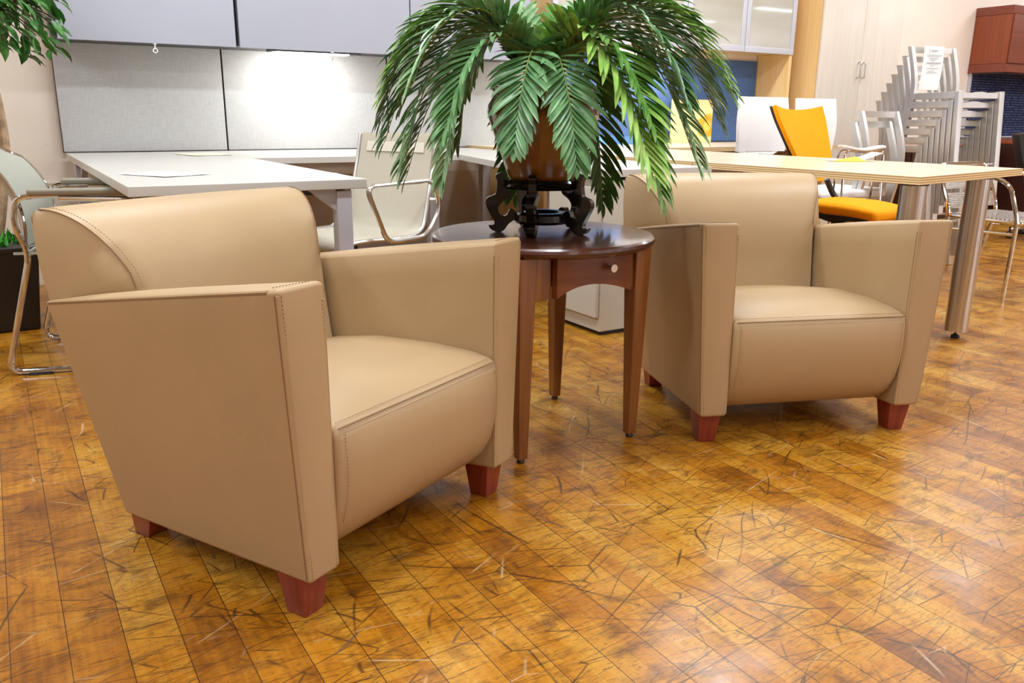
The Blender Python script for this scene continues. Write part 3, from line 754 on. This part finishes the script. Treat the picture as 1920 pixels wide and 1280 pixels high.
MB().rbox(2.78, 2.84, 4.9, 4.96, 0, DZ-.031, .004).build('leg', M['silver'], T)
# pedestal
T = thing('file_pedestal', 'grey steel file pedestal standing under the white worktop behind the round table', 'drawer unit', (2.23, 2.88, 0))
MB().rbox(.006, .58, 0, .40, .02, .690, .003).build('body', M['ped'], T)
MB().box(.03, .56, .02, .38, 0, .021).build('plinth', M['black'], T)
for z0, z1 in ((.085, .37), (.375, .66)):
    d = MB().rbox(-.016, .005, .008, .392, z0, z1, .003).build('drawer', M['ped'], T)
    MB().rbox(-.026, -.016, .12, .28, z1-.03, z1-.018, .002).build('handle', M['silver'], d)
# papers
def sheet_thing(name, label, cat, loc, rz, w, h, mat, curl=.003, printm=None):
    T = thing(name, label, cat, loc, rz)
    g = [[((i/8-.5)*w, (j/8-.5)*h, .002+curl*((i/8-.5)**2*3+(j/8-.5)**2*2)+curl*.3*sin(i*1.3+j)) for j in range(9)] for i in range(9)]
    MB().sheet(g, .0006).build('sheet', mat, T)
    if printm:
        mb = MB()
        for k in range(5):
            y = h*.3-k*.035; mb.box(-w*.3, w*.3*(1-.2*(k % 2)), y, y+.007, .0045+curl*.25, .0050+curl*.25)
        mb.build('printed_lines', printm, T)
    return T
sheet_thing('paper_sheet', 'white printed paper lying on the white desk', 'paper', (.545, 3.35, DZ), .5, .20, .26, M['paper'], .0012, M['ink'])
sheet_thing('paper_sheet', 'pale yellow paper lying at the back of the white desk', 'paper', (1.0, 4.86, DZ), .2, .22, .28, M['paper_y'], .0012)

# ------------------------------------------------------------------ left sled chair
T = thing('guest_chair', 'grey mesh guest chair with chrome sled frame at the left edge', 'chair', (.36, 3.67, 0), radians(74))
# local: front at -y, right +x ; width .5
for s in (-1, 1):
    x = s*.26
    fr = fillet([(x, -.16, .665), (x, -.20, .64), (x, -.215, .012), (x, .33, .012), (x*1.0, .215, .47), (x*.98, .185, .50)], .06, 6)
    fr = fillet([(x, .10, .655), (x, -.22, .645), (x, -.24, .014), (x, .345, .014), (x, .22, .46), (x, .26, .56), (x, .245, .66), (x, .10, .668)], .05, 6)
    MB().tube(fr, .011, 10).build('side_frame', M['chrome'], T)
    MB().rhexa([(x+dx, y, z) for z, hw in ((.664, .020), (.69, .026)) for y in (-.26, .20) for dx in (-hw, hw)], .011, 3).build('arm_pad', M['arm_grey'], T)
    MB().rbox(x-.016, x+.016, .20, .28, 0, .006, .002).build('glide', M['black'], T)
g = []
for j in range(15):
    t = j/14; z = .45+.385*t
    y0 = .285+.125*t-.04*sin(pi*t)
    g.append([(.235*(1-.10*t*t)*u, y0-.085*(u*u)*(.55+.45*t), z-.055*(t**3)*(u*u)) for u in [-1+2*k/12 for k in range(13)]])
bk = MB().sheet(g, .006).build('backrest', M['mesh_grey'], T)
edge = [g[0][0]]+[r[0] for r in g]+[p for p in g[-1][1:]]+[r[-1] for r in reversed(g[:-1])]
MB().tube(edge+[p for p in reversed(g[0][1:-1])], .007, 8, True).build('back_frame', M['chrome'], bk)
g = [[(.235*u, -.25+.53*t, .455+.0*t-.022*(1-u*u)-.03*max(0, .25-t)**2*16) for u in [-1+2*k/8 for k in range(9)]] for t in [k/10 for k in range(11)]]
MB().sheet(g, .010).build('seat', M['mesh_grey'], T)
MB().tube([(-.26, .23, .45), (.26, .23, .45)], .010, 8).tube([(-.26, -.22, .44), (.26, -.22, .44)], .010, 8).build('cross_bar', M['chrome'], T)

# ------------------------------------------------------------------ swivel mesh chair
T = thing('conference_chair', 'cream mesh swivel chair with silver loop arms behind the white desk', 'chair', (1.098, 3.465, 0), -1.143)
prof = spline([(.02, .395), (-.015, .415), (.02, .436), (.12, .440), (.30, .430), (.42, .432), (.485, .455), (.515, .51), (.545, .62), (.58, .74), (.605, .85), (.615, .87)], 1) if False else None
pr_ = [p.to_2d() for p in spline([(.03, .400, 0), (-.012, .415, 0), (.02, .438, 0), (.14, .440, 0), (.32, .430, 0), (.43, .434, 0), (.488, .462, 0), (.515, .53, 0), (.54, .62, 0), (.575, .74, 0), (.60, .85, 0), (.606, .872, 0)], 5)]
g = [[(.232*u*(1-.06*max(0, (z-.5)/.4)), v, z-.008*(1-u*u)*(1 if z < .46 else 0)) for u in [-1+2*k/8 for k in range(9)]] for v, z in pr_]
cut = next(i for i, (v, z) in enumerate(pr_) if v > .48)
MB().sheet(g[:cut+1], .012).build('seat', M['mesh_cream'], T, 60)
bk = MB().sheet(g[cut:], .010).build('backrest', M['mesh_cream'], T, 60)
hp = [(.0, 0)]
for zz0, zz1 in ((.80, .835),):
    q = [[p for p in row] for row in g if row[0][2] > .775 and row[0][2] < .84]
    q = [[(x*.80, y-.008, z) for x, y, z in row] for row in q]
    MB().sheet(q, .003).build('grip_panel', M['mesh_light'], bk)
for s in (-1, 1):
    rail = [(s*.238, v, z) for v, z in pr_[4:-2]]
    MB().tube(rail, .010, 8).build('side_rail', M['alu'], T)
    x = s*.285
    lp = fillet([(x, .10, .665), (x, .13, .60), (x, .22, .425), (x, .47, .425), (x*.985, .56, .56), (x, .50, .672)], .05, 6, True)
    lp = fillet([(x, .08, .672), (x, .20, .428), (x, .46, .428), (x, .56, .55), (x, .51, .676)], .055, 6, True)
    a = MB().tube(lp, .011, 10, True, 1.0).build('loop_arm', M['alu_bright'], T)
    MB().tube([(s*.24, .535, .585), (x, .55, .585)], .008, 8).tube([(s*.24, .33, .428), (x, .33, .428)], .008, 8).build('arm_mount', M['alu'], a)
MB().lathe([(.03, .10), (.03, .30), (.022, .30), (.022, .40), (.0, .40)], 20, 0, .28).box(-.07, .07, .18, .38, .395, .42).tube([(-.1, .22, .41), (-.16, .16, .40)], .008, 6).build('column', M['black'], T)
bs = MB()
for k in range(5):
    a = 2*pi*k/5+.3; bs.tube([(0, .28, .12), (.15*cos(a), .28+.15*sin(a), .105), (.29*cos(a), .28+.29*sin(a), .075)], [.026, .02, .014], 8)
bs.build('star_base', M['alu'], T)
for k in range(5):
    a = 2*pi*k/5+.3; c = Vector((.29*cos(a), .28+.29*sin(a), .028)); tn = Vector((-sin(a), cos(a), 0))
    MB().tube([c-tn*.022, c+tn*.022], .028, 14).tube([c+Vector((0, 0, .02)), c+Vector((0, 0, .055))], .009, 8).build('caster', M['black'], T)

# ------------------------------------------------------------------ ficus tree and planter
T = thing('ficus_tree', 'leafy green ficus tree at the upper left, growing from the black planter', 'plant', (-.085, 4.425, 0))
px = MB().rhexa([(x, y, z) for z, h in ((0, .18), (.375, .215)) for y in (-h, h) for x in (-h, h)], .01, 2)
px.build('planter', M['planter'], T)
MB().rbox(-.225, .225, -.225, .225, .355, .385, .01).build('planter_rim', M['planter'], T)
ms = MB()
for k in range(240):
    a = random.uniform(0, 2*pi); r = .20*math.sqrt(random.random()); x, y = r*cos(a), r*sin(a); h = random.uniform(.02, .075); w = random.uniform(.006, .012); b = random.uniform(0, 6.3)
    ms.add([(x-w*cos(b), y-w*sin(b), .384), (x+w*cos(b), y+w*sin(b), .384), (x+.03*cos(b+1), y+.03*sin(b+1), .384+h)], [(0, 1, 2)])
o = ms.build('moss', M['moss'], T, 0, False); o['kind'] = 'stuff'
tk = MB()
trunks = [[(.06, -.02, .38), (.10, -.03, .55), (.145, .0, .78), (.145, .02, 1.0), (.11, .02, 1.25), (.04, 0, 1.6)], [(-.06, .03, .38), (.0, .05, .65), (.04, .06, .95), (.0, .05, 1.5)], [(.0, -.08, .38), (-.10, -.06, .8), (-.07, -.02, 1.5)]]
for q in trunks: s_ = spline(q, 8); tk.tube(s_, [.026*(1-.5*i/len(s_)) for i in range(len(s_))], 9)
tk.build('trunk', M['bark'], T)
lv = MB(); tw = MB()
for k in range(84):
    a = random.uniform(0, 2*pi); el = random.uniform(-.5, .6)
    st = Vector((.03, .05, random.uniform(1.33, 1.72))); dv = Vector((cos(a)*cos(el), sin(a)*cos(el)*.8, sin(el)))
    ln = random.uniform(.28, .44)
    br = spline([st, st+dv*ln*.5+Vector((0, 0, .04)), st+dv*ln+Vector((0, 0, -.05))], 5); tw.tube(br, .003, 5)
    for m in range(15):
        p = br[min(len(br)-1, 2+int(m*.6))]+Vector([random.uniform(-.03, .03) for _ in range(3)])
        c = (dv*random.uniform(.2, 1)+Vector((random.uniform(-.8, .8), random.uniform(-.8, .8), random.uniform(-1.1, .15)))).normalized()
        L = random.uniform(.065, .10); w = L*.24; up_ = Vector((random.uniform(-.6, .6), random.uniform(-.6, .6), 1)); sd = c.cross(up_).normalized(); n_ = sd.cross(c)
        vs = [p]; fs = []
        for q, ww in ((.25, .8), (.5, 1), (.75, .62)):
            m_ = p+c*L*q-n_*L*.10*q*q*2; vs += [m_-sd*w*ww+n_*w*.3, m_, m_+sd*w*ww+n_*w*.3]
        vs.append(p+c*L-n_*L*.24)
        fs = [(0, 1, 2), (0, 2, 3), (1, 4, 5, 2), (2, 5, 6, 3), (4, 7, 8, 5), (5, 8, 9, 6), (7, 10, 8), (8, 10, 9)]
        if (T.location.x+max(v.x for v in vs)) < .43 and max(v.y for v in vs) < .43: lv.add(vs, fs)
lv.build('foliage', M['ficus'], T, 60, False); tw.build('twigs', M['twig'], T)

# ------------------------------------------------------------------ plywood workstation
def ply_top(name, label, poly, z1=.75, th=.03, cat='desk'):
    T = thing(name, label, cat, (poly[0][0], poly[0][1], 0))
    q = [(x-poly[0][0], y-poly[0][1]) for x, y in poly]
    MB().prism(q, z1-th, z1-.002).build('plywood_edge', M['ply'], T, 20)
    MB().prism(q, z1-.0019, z1).build('veneer', M['birch'], T, 20)
    return T
T = ply_top('plywood_desk', 'pale birch desk with plywood edge and two fat chrome legs at the right', [(2.94, 1.885), (3.913, 2.025), (3.875, 3.10), (2.90, 3.05)])
for x, y in ((3.636, 2.060), (3.03, 1.965)):
    lg = MB().tube([(x-2.94, y-1.885, .035), (x-2.94, y-1.885, .719)], .049, 40).build('leg', M['brushed'], T)
    MB().tube([(x-2.94, y-1.885, .712), (x-2.94, y-1.885, .7195)], .053, 32).build('collar', M['cab_body'], lg)
    MB().lathe([(.018, 0), (.019, .01), (.015, .016), (.006, .018), (.006, .036)], 16, x-2.94, y-1.885).build('foot', M['black'], lg)
T = ply_top('bridge_worktop', 'pale birch worktop joining the desk to the back counter, right of the palm', [(2.90, 3.055), (3.872, 3.105), (3.84, 4.44), (2.87, 4.44)])
MB().rbox(.06, .10, .3, 1.2, .0, .719, .003).build('support_panel', M['birch_v'], T)
T = ply_top('back_counter', 'pale birch counter with plywood edge under the blue tackboard', [(2.90, 4.45), (5.79, 4.45), (5.79, 5.365), (2.90, 5.365)])
for x in (.1, 2.80): MB().rbox(x, x+.03, .05, .90, 0, .719, .003).build('end_panel', M['birch_v'], T)
T = thing('tackboard', 'plain blue fabric tackboard behind the palm', 'panel', (3.40, 5.366, .753))
MB().rbox(0, 2.38, 0, .02, .004, .672, .003).build('fabric', M['blue'], T)
MB().box(0, 2.38, -.004, .02, 0, .0045).build('frame', M['cab_body'], T)
T = thing('glass_cabinet', 'birch overhead cabinet with four frosted glass doors above the blue tackboard', 'cabinet', (3.393, 5.02, 1.463))
MB().box(0, 2.436, .022, .366, .012, .60).build('body', M['birch_v'], T)
xs = [0, .58, 1.232, 1.86, 2.436]
for a, b in zip(xs, xs[1:]):
    a += .003; b -= .003
    d = MB().rbox(a, b, 0, .02, 0, .045, .002).rbox(a, a+.045, 0, .02, .045, .60, .002).rbox(b-.045, b, 0, .02, .045, .60, .002).build('door', M['alu_bright'] if False else M['silver'], T)
    MB().box(a+.04, b-.04, .008, .014, .04, .60).build('glass_pane', M['glass'], d)
T = thing('end_panel', 'honey maple upright end panel right of the blue tackboard', 'panel', (5.795, 5.03, 0))
MB().rbox(0, .03, 0, .345, 0, 1.474, .002).build('board', M['birch_v'], T)
T = thing('task_light', 'lit puck lamp strip under the frosted glass cabinet', 'lamp', (4.42, 5.13, 1.462))
MB().rbox(-.36, .36, -.05, .05, -.004, .012, .003).build('housing', M['birch_v'], T)
MB().lathe([(0, -.009), (.3, -.009), (.31, -.004), (0, -.004)], 40).build('diffuser', M['diffuser'], T).scale = (1, .14, 1)
area('task_lamp', (4.42, 5.16, 1.445), (radians(15), 0, 0), .55, .07, 7.0, (1, .98, .93))
T = thing('wall_art', 'pale wooden panel with an orange stain leaning on the blue tackboard', 'picture', (5.20, 5.27, .75), 0)
o = MB().rbox(-.42, 0, 0, .05, 0, .345, .004); o.build('panel', M['art'], T)
T = thing('letter_tray', 'pale blue plastic tray on the birch counter behind the palm', 'tray', (3.75, 5.0, .75))
MB().rbox(0, .40, 0, .28, 0, .006, .002).rbox(0, .006, 0, .28, .006, .06, .002).rbox(.394, .40, 0, .28, .006, .06, .002).rbox(0, .40, .274, .28, .006, .06, .002).build('tray', M['blue_tray'], T)
# wardrobe
T = thing('wardrobe', 'tall whitewashed birch wardrobe with two doors in front of the back wall', 'wardrobe', (6.015, 4.90, 0))
MB().box(0, 1.06, .022, .485, .0, 2.25).build('body', M['birch_v'], T)
for a, b, hx in ((.002, .534, .505), (.537, 1.058, .566)):
    d = MB().rbox(a, b, 0, .02, .02, 2.25, .002).build('door', M['ward_door'], T)
    MB().tube(fillet([(hx, 0, 1.30), (hx, -.03, 1.30), (hx, -.03, 1.425), (hx, 0, 1.425)], .008, 4), .006, 8).build('handle', M['nickel'], d)
# yellow paper on plywood desk
T = thing('folded_flyer', 'curled yellow and white flyer on the birch desk', 'paper', (3.71, 2.76, .75), radians(-28))
g = [[((i/10-.5)*.25, (j/4-.5)*.12, .003+.05*max(0, (i/10-.5))**1.3*2) for j in range(5)] for i in range(11)]
MB().sheet(g, .0008).build('sheet', M['paper_y'], T)
MB().add([(-.125, -.075, .002), (.04, -.075, .002), (.04, -.03, .002), (-.125, -.03, .002), (-.01, -.05, .025)], [(0, 1, 4), (1, 2, 4), (2, 3, 4), (3, 0, 4)]).build('yellow_fold', M['paper_yy'], T, 0)

# ------------------------------------------------------------------ aluminium stacking chairs
GA = 'stacked aluminium stools with backs'
def make_alu(label, loc, rz, SH):
    T = thing('stacking_stool', label, 'stool', loc, rz, GA)
    m = M['alu']
    def bar(a, b, w, d, name, up_=Vector((0, 0, 1)), wv=None):
        a, b = Vector(a), Vector(b); t = (b-a).normalized()
        x = wv or Vector((1, 0, 0)); x = (x-t*x.dot(t)).normalized(); y = t.cross(x)
        c = [p+x*sx*w/2+y*sy*d/2 for p in (a, b) for sy in (-1, 1) for sx in (-1, 1)]
        return MB().rhexa(c, .004, 1)
    for s in (-1, 1):
        pth = spline([(s*.205, .54, 0), (s*.205, .465, SH*.6), (s*.205, .425, SH-.015), (s*.205, .445, SH+.145), (s*.205, .510, SH+.34)], 5)
        rg = []
        for i, p in enumerate(pth):
            rg.append([(p.x+dx*.016, p.y+dy*.019, p.z) for dx, dy in ((-1, -1), (1, -1), (1, 1), (-1, 1))])
        MB().loft(rg).build('back_post', m, T, 25)
        bar((s*.20, -.065, 0), (s*.195, .0, SH), .046, .042, 'x').build('front_leg', m, T)
        bar((s*.205, .0, SH-.027), (s*.205, .425, SH-.034), .026, .050, 'x').build('side_rail', m, T)
    g = []
    for k in range(13):
        u = -1+2*k/12; zt = SH-.004+.010*cos(u*pi*1.5)*(.6) - .004; g.append([(u*.178, y, z) for y, z in ((-.012, SH-.048), (.012, SH-.048), (.012, zt), (-.012, zt))])
    MB().loft(g).build('front_rail', m, T, 40)
    st = [[(.175*u, .02+.38*t, SH-.012-.016*sin(pi*t)*(1-u*u)) for u in (-1, -.6, -.2, .2, .6, 1)] for t in [k/6 for k in range(7)]]
    MB().sheet(st, .006).build('seat', m, T, 50)
    g = []
    for k in range(9):
        u = -1+2*k/8; y = .502+.022*(1-u*u); g.append([(u*.192, y-.010, SH+.297), (u*.192, y+.012, SH+.297), (u*.192, y+.016, SH+.339), (u*.192, y-.006, SH+.339)])
    MB().loft(g).build('top_rail', m, T, 40)
    bar((-.19, -.043, .235), (.19, -.043, .235), .016, .016, 'x', wv=Vector((0, 1, 0))).build('stretcher', m, T)
    return T
ORD = ['topmost', 'second', 'third', 'fourth', 'fifth', 'sixth']
ax, ay, at_ = 6.262, 3.640, -.221
SA, ZA = .758, .398
proto = make_alu('topmost aluminium stool of the tall stack, carrying the white paper notice', (ax, ay, ZA), at_, SA)
for n in range(1, 7):
    dv, dz = .046*n, ZA/6*n
    dup(proto, (ax-dv*sin(at_), ay+dv*cos(at_), ZA-dz), at_, ('lowest aluminium stool of the tall stack beside the wardrobe' if n == 6 else ORD[n]+' aluminium stool from the top of the tall stack beside the wardrobe'))
bx, by, bt = 5.285, 3.24, .05
protoB = make_alu('upper aluminium stool of the short stack of two behind the birch desk', (bx, by, .068), bt, .60)
dup(protoB, (bx-.046*sin(bt), by+.046*cos(bt), 0), bt, 'lower aluminium stool of the short stack of two behind the birch desk')
T = thing('paper_notice', 'white printed notice hanging over the back of the topmost aluminium stool', 'sign', (ax, ay, .68), at_)
g = [[(-.115+.195*k/6-.012*j/6, .478-.020*sin(pi*j/6)*.5-.01, .822-.325*j/6) for k in range(7)] for j in range(7)]
MB().sheet(g, .0008).build('sheet', M['paper'], T)
pm = MB()
def ln(u0, u1, z, h=.006): pm.box(u0, u1, .4545-.010*sin(pi*min(1, (.822-z)/.325))*1.0, .4550-.010*sin(pi*min(1, (.822-z)/.325)), z, z+h)
for u0, u1, z, h in ((-.080, -.077, .765, .032), (-.077, -.070, .795, .002)): ln(u0, u1, z, h)
for k in range(6): ln(-.058+k*.011, -.051+k*.011, .780, .011)
for u0, u1, z in ((-.10, .048, .752), (-.095, .035, .742), (-.075, .012, .727), (-.055, -.02, .713), (-.10, .05, .697), (-.095, .04, .691), (-.06, -.02, .675), (-.095, .03, .655), (-.08, -.01, .633), (-.09, .015, .622)): ln(u0, u1, z, .0035)
pm.build('printed_lines', M['ink_dark'], T)

# ------------------------------------------------------------------ white chairs, stool, orange chair
def star(T, cy, r=.30, mat='alu', casters=True, z=.1, rot=.3):
    mb = MB()
    for k in range(5):
        a = 2*pi*k/5+rot; mb.tube([(0, cy, z+.03), (r*.5*cos(a), cy+r*.5*sin(a), z+.01), (r*cos(a), cy+r*sin(a), z-.025)], [.028, .022, .016], 8)
    mb.build('star_base', M[mat], T)
    if casters:
        for k in range(5):
            a = 2*pi*k/5+rot; c = Vector((r*cos(a), cy+r*sin(a), .028)); tn = Vector((-sin(a), cos(a), 0))
            MB().tube([c-tn*.024, c-tn*.006], .028, 14).tube([c+tn*.006, c+tn*.024], .028, 14).tube([c+Vector((0, 0, .0)), c+Vector((0, 0, z-.03))], .010, 8).build('caster', M['black'], T)
def make_white(label, loc, rz):
    T = thing('white_chair', label, 'chair', loc, rz, 'white conference chairs')
    g = [[(.222*u*(1-.03*cos(2*pi*t)), .40+.06*t-.035*u*u+.05*(1-t)*(1-t), .735+.355*t) for u in [-1+2*k/8 for k in range(9)]] for t in [k/8 for k in range(9)]]
    bk = MB().sheet(g, .024).build('backrest', M['white_fabric'], T, 60)
    MB().tube([(-.17, .44, .735), (-.12, .43, .72), (.12, .43, .72), (.17, .44, .735)], .012, 8).tube([(0, .43, .72), (0, .40, .50), (0, .25, .42)], .016, 8).build('back_bracket', M['alu'], bk)
    MB().rbox(-.24, .24, -.06, .38, .43, .49, .025, 3).build('seat', M['white_fabric'], T, 60)
    MB().lathe([(.025, .1), (.025, .43), (0, .43)], 16, 0, .17).build('column', M['black'], T)
    star(T, .17, .28)
    return T
w1 = make_white('white backed chair left of the orange chair, in front of the blue tackboard', (4.465, 3.66, 0), -.06)
dup(w1, (5.09, 3.70, 0), .05, 'white backed chair behind the orange chair, in front of the wardrobe')
T = thing('bar_stool', 'white saddle seat stool with chrome frame behind the birch desk', 'stool', (4.745, 3.472, 0), -YAW)
g = [[(-.130+.26*i/12, -.06+.12*j/6, .786-.020*sin(pi*i/12)**1.5+.004*cos(pi*(j/6-.5))) for j in range(7)] for i in range(13)]
MB().sheet(g, .010).build('seat', M['white_plastic'], T, 60)
fr = MB()
for y in (-.05, .05):
    fr.tube(fillet([(-.126, y*2.2, .0), (-.122, y, .764), (.0, y, .752), (.120, y, .768), (.126, y*2.2, .0)], .04, 6), .007, 8)
fr.tube([(-.125, -.09, .3), (.125, -.09, .3)], .006, 8).tube([(-.125, .09, .3), (.125, .09, .3)], .006, 8)
fr.build('frame', M['chrome'], T)
T = thing('task_chair', 'orange yellow task chair behind the birch desk', 'chair', (4.44, 3.02, 0), .17)
g = []
for j in range(13):
    t = j/12; z = .575+.425*t; hw = .15+.105*min(1, t*1.15)**.8+.02*t
    g.append([(hw*u,   .425+.25*t-.030*u*u*(.4+.6*t)+.045*(1-t)**2, z+.028*u*u*t**4+(.05*u*u*(1-t)**4)) for u in [-1+2*k/12 for k in range(13)]])
bk = MB().sheet(g, .024).build('backrest', M['orange'], T, 70)
g2 = [[(x*1.03, y+.019, z-.004) for x, y, z in row] for row in g]
MB().sheet(g2, .012).build('back_shell', M['black'], bk, 70)
c = [(x, y, z) for z, h in ((.395, .185), (.475, .215)) for y in (-.02, .44) for x in (-h, h)]
sq = MB().rhexa(c, .032, 5, .012)
for p in sq.v: p.z += -.018*max(0, (.14-p.y)/.14)+.012*(p.y-.2)
sq.build('seat', M['orange'], T, 70)
MB().rbox(-.19, .19, .02, .42, .375, .41, .014, 2).build('seat_pan', M['black'], T)
MB().tube(spline([(0, .25, .37), (.0, .42, .40), (.0, .50, .50), (.0, .52, .66)], 5), .022, 8, flat=2).tube(spline([(.17, .30, .40), (.20, .44, .47), (.16, .49, .58)], 5), .018, 8).tube(spline([(-.17, .30, .40), (-.20, .44, .47), (-.16, .49, .58)], 5), .018, 8).build('back_arm', M['black'], T)
MB().lathe([(.028, .1), (.028, .38), (0, .38)], 16, 0, .2).build('column', M['chrome'], T)
star(T, .2, .3, 'black')

# ------------------------------------------------------------------ chrome bistro chair
T = thing('bistro_chair', 'chrome bistro armchair with woven white slats behind the right chrome desk leg', 'chair', (4.80, 2.37, 0), -.05)
for s in (-1, 1):
    MB().tube(fillet([(s*.23, -.02, .0), (s*.23, -.03, .44), (s*.25, .02, .62), (s*.25, .10, .66), (s*.24, .40, .66), (s*.235, .455, .68)], .05, 6), .0115, 10).build('arm_frame', M['chrome'], T)
MB().tube(fillet([(-.225, .48, 0), (-.22, .36, .44), (-.225, .47, .71), (.225, .47, .71), (.22, .36, .44), (.225, .48, 0)], .07, 7), .0115, 10).build('back_frame', M['chrome'], T)
for z0, n in ((.475, 8), (.580, 8)):
    sl = MB()
    for k in range(n):
        z = z0+.0105*k; y = .374+.36*(z-.475); sl.tube([(-.215, y, z), (0, y+.012, z), (.215, y, z)], .0052, 6)
    sl.build('back_slats', M['alu_bright'], T)
ss = MB()
for k in range(18):
    y = -.03+.40*k/17; ss.tube([(-.225, y, .44), (0, y, .428), (.225, y, .44)], .0085, 6)
ss.build('seat_slats', M['paper_y'] if False else M['alu_bright'], T)
MB().tube(fillet([(-.23, -.05, .43), (.23, -.05, .43), (.225, .38, .435), (-.225, .38, .435)], .05, 6, True), .012, 10, True).tube([(-.23, -.03, .37), (-.225, .40, .36)], .009, 8).tube([(.23, -.03, .37), (.225, .40, .36)], .009, 8).build('seat_frame', M['chrome'], T)

# ------------------------------------------------------------------ black office chair at the right edge
T = thing('office_chair', 'black office chair with aluminium base at the right edge', 'chair', (7.42, 3.55, 0), .5)
MB().rbox(-.25, .25, -.25, .25, .44, .52, .03, 3).build('seat', M['black'], T, 60)
g = [[(.24*u, .27+.08*t-.05*u*u, .55+.30*t) for u in [-1+2*k/8 for k in range(9)]] for t in [k/8 for k in range(9)]]
MB().sheet(g, .07).build('backrest', M['black'], T, 60)
for s in (-1, 1): MB().tube(fillet([(s*.24, .22, .46), (s*.30, .24, .66), (s*.30, -.16, .68), (s*.28, -.12, .46)], .06, 6), .014, 8, flat=1.4).build('arm', M['chrome'], T)
MB().lathe([(.028, .1), (.028, .45), (0, .45)], 16).build('column', M['chrome'], T)
star(T, 0, .30, 'alu', True, .1, radians(110))

# ------------------------------------------------------------------ cherry workstation at the right
T = thing('cherry_cabinet', 'red cherry overhead cabinet on the wall at the upper right', 'cabinet', (8.985, 5.00, 1.430))
MB().rbox(.0, 2.4, .0, .385, .085, .56, .002).build('body', M['cherry'], T)
MB().rbox(-.004, 2.4, -.004, .385, 0, .083, .002).build('bottom_rail', M['cherry_x'], T)
MB().rbox(-.004, 2.4, -.004, .385, .562, .645, .002).build('top_rail', M['cherry_x'], T)
for a, b in ((.012, 1.18), (1.185, 2.39)): MB().rbox(a, b, -.018, -.001, .088, .557, .002).build('door', M['cherry_x'], T)
MB().box(.03, 2.38, .05, .36, -.012, .0).build('light_rail', M['cab_body'], T)
T = thing('tackboard', 'navy tackboard with pale dashes under the cherry cabinet', 'panel', (9.01, 5.36, .765))
MB().rbox(.02, 2.4, 0, .025, .012, .655, .003).build('fabric', M['navy'], T)
MB().box(0, .02, -.004, .027, 0, .665).box(.02, 2.4, -.004, .027, 0, .012).build('frame', M['paper'] if False else M['silver'], T)
T = thing('cherry_desk', 'dark red cherry desk under the navy tackboard', 'desk', (8.95, 4.55, 0))
MB().rbox(0, 2.5, 0, .81, .715, .755, .004).build('desktop', M['cherry'], T)
MB().rbox(.02, .05, .02, .80, 0, .714, .002).build('side_panel', M['cherry_dark'], T)
MB().box(.05, 2.45, .70, .73, .05, .714).build('back_panel', M['cherry_dark'], T)
T = thing('cherry_credenza', 'low dark cherry cabinet behind the aluminium chair stack', 'cabinet', (7.35, 4.85, 0))
MB().rbox(0, 1.45, 0, .52, .0, .68, .003).build('body', M['cherry_dark'], T)
MB().rbox(-.01, 1.46, -.015, .53, .68, .71, .003).build('top', M['cherry'], T)
for a, b in ((.02, .71), (.73, 1.43)): MB().rbox(a, b, -.014, -.001, .05, .66, .002).build('door', M['cherry_dark'], T)
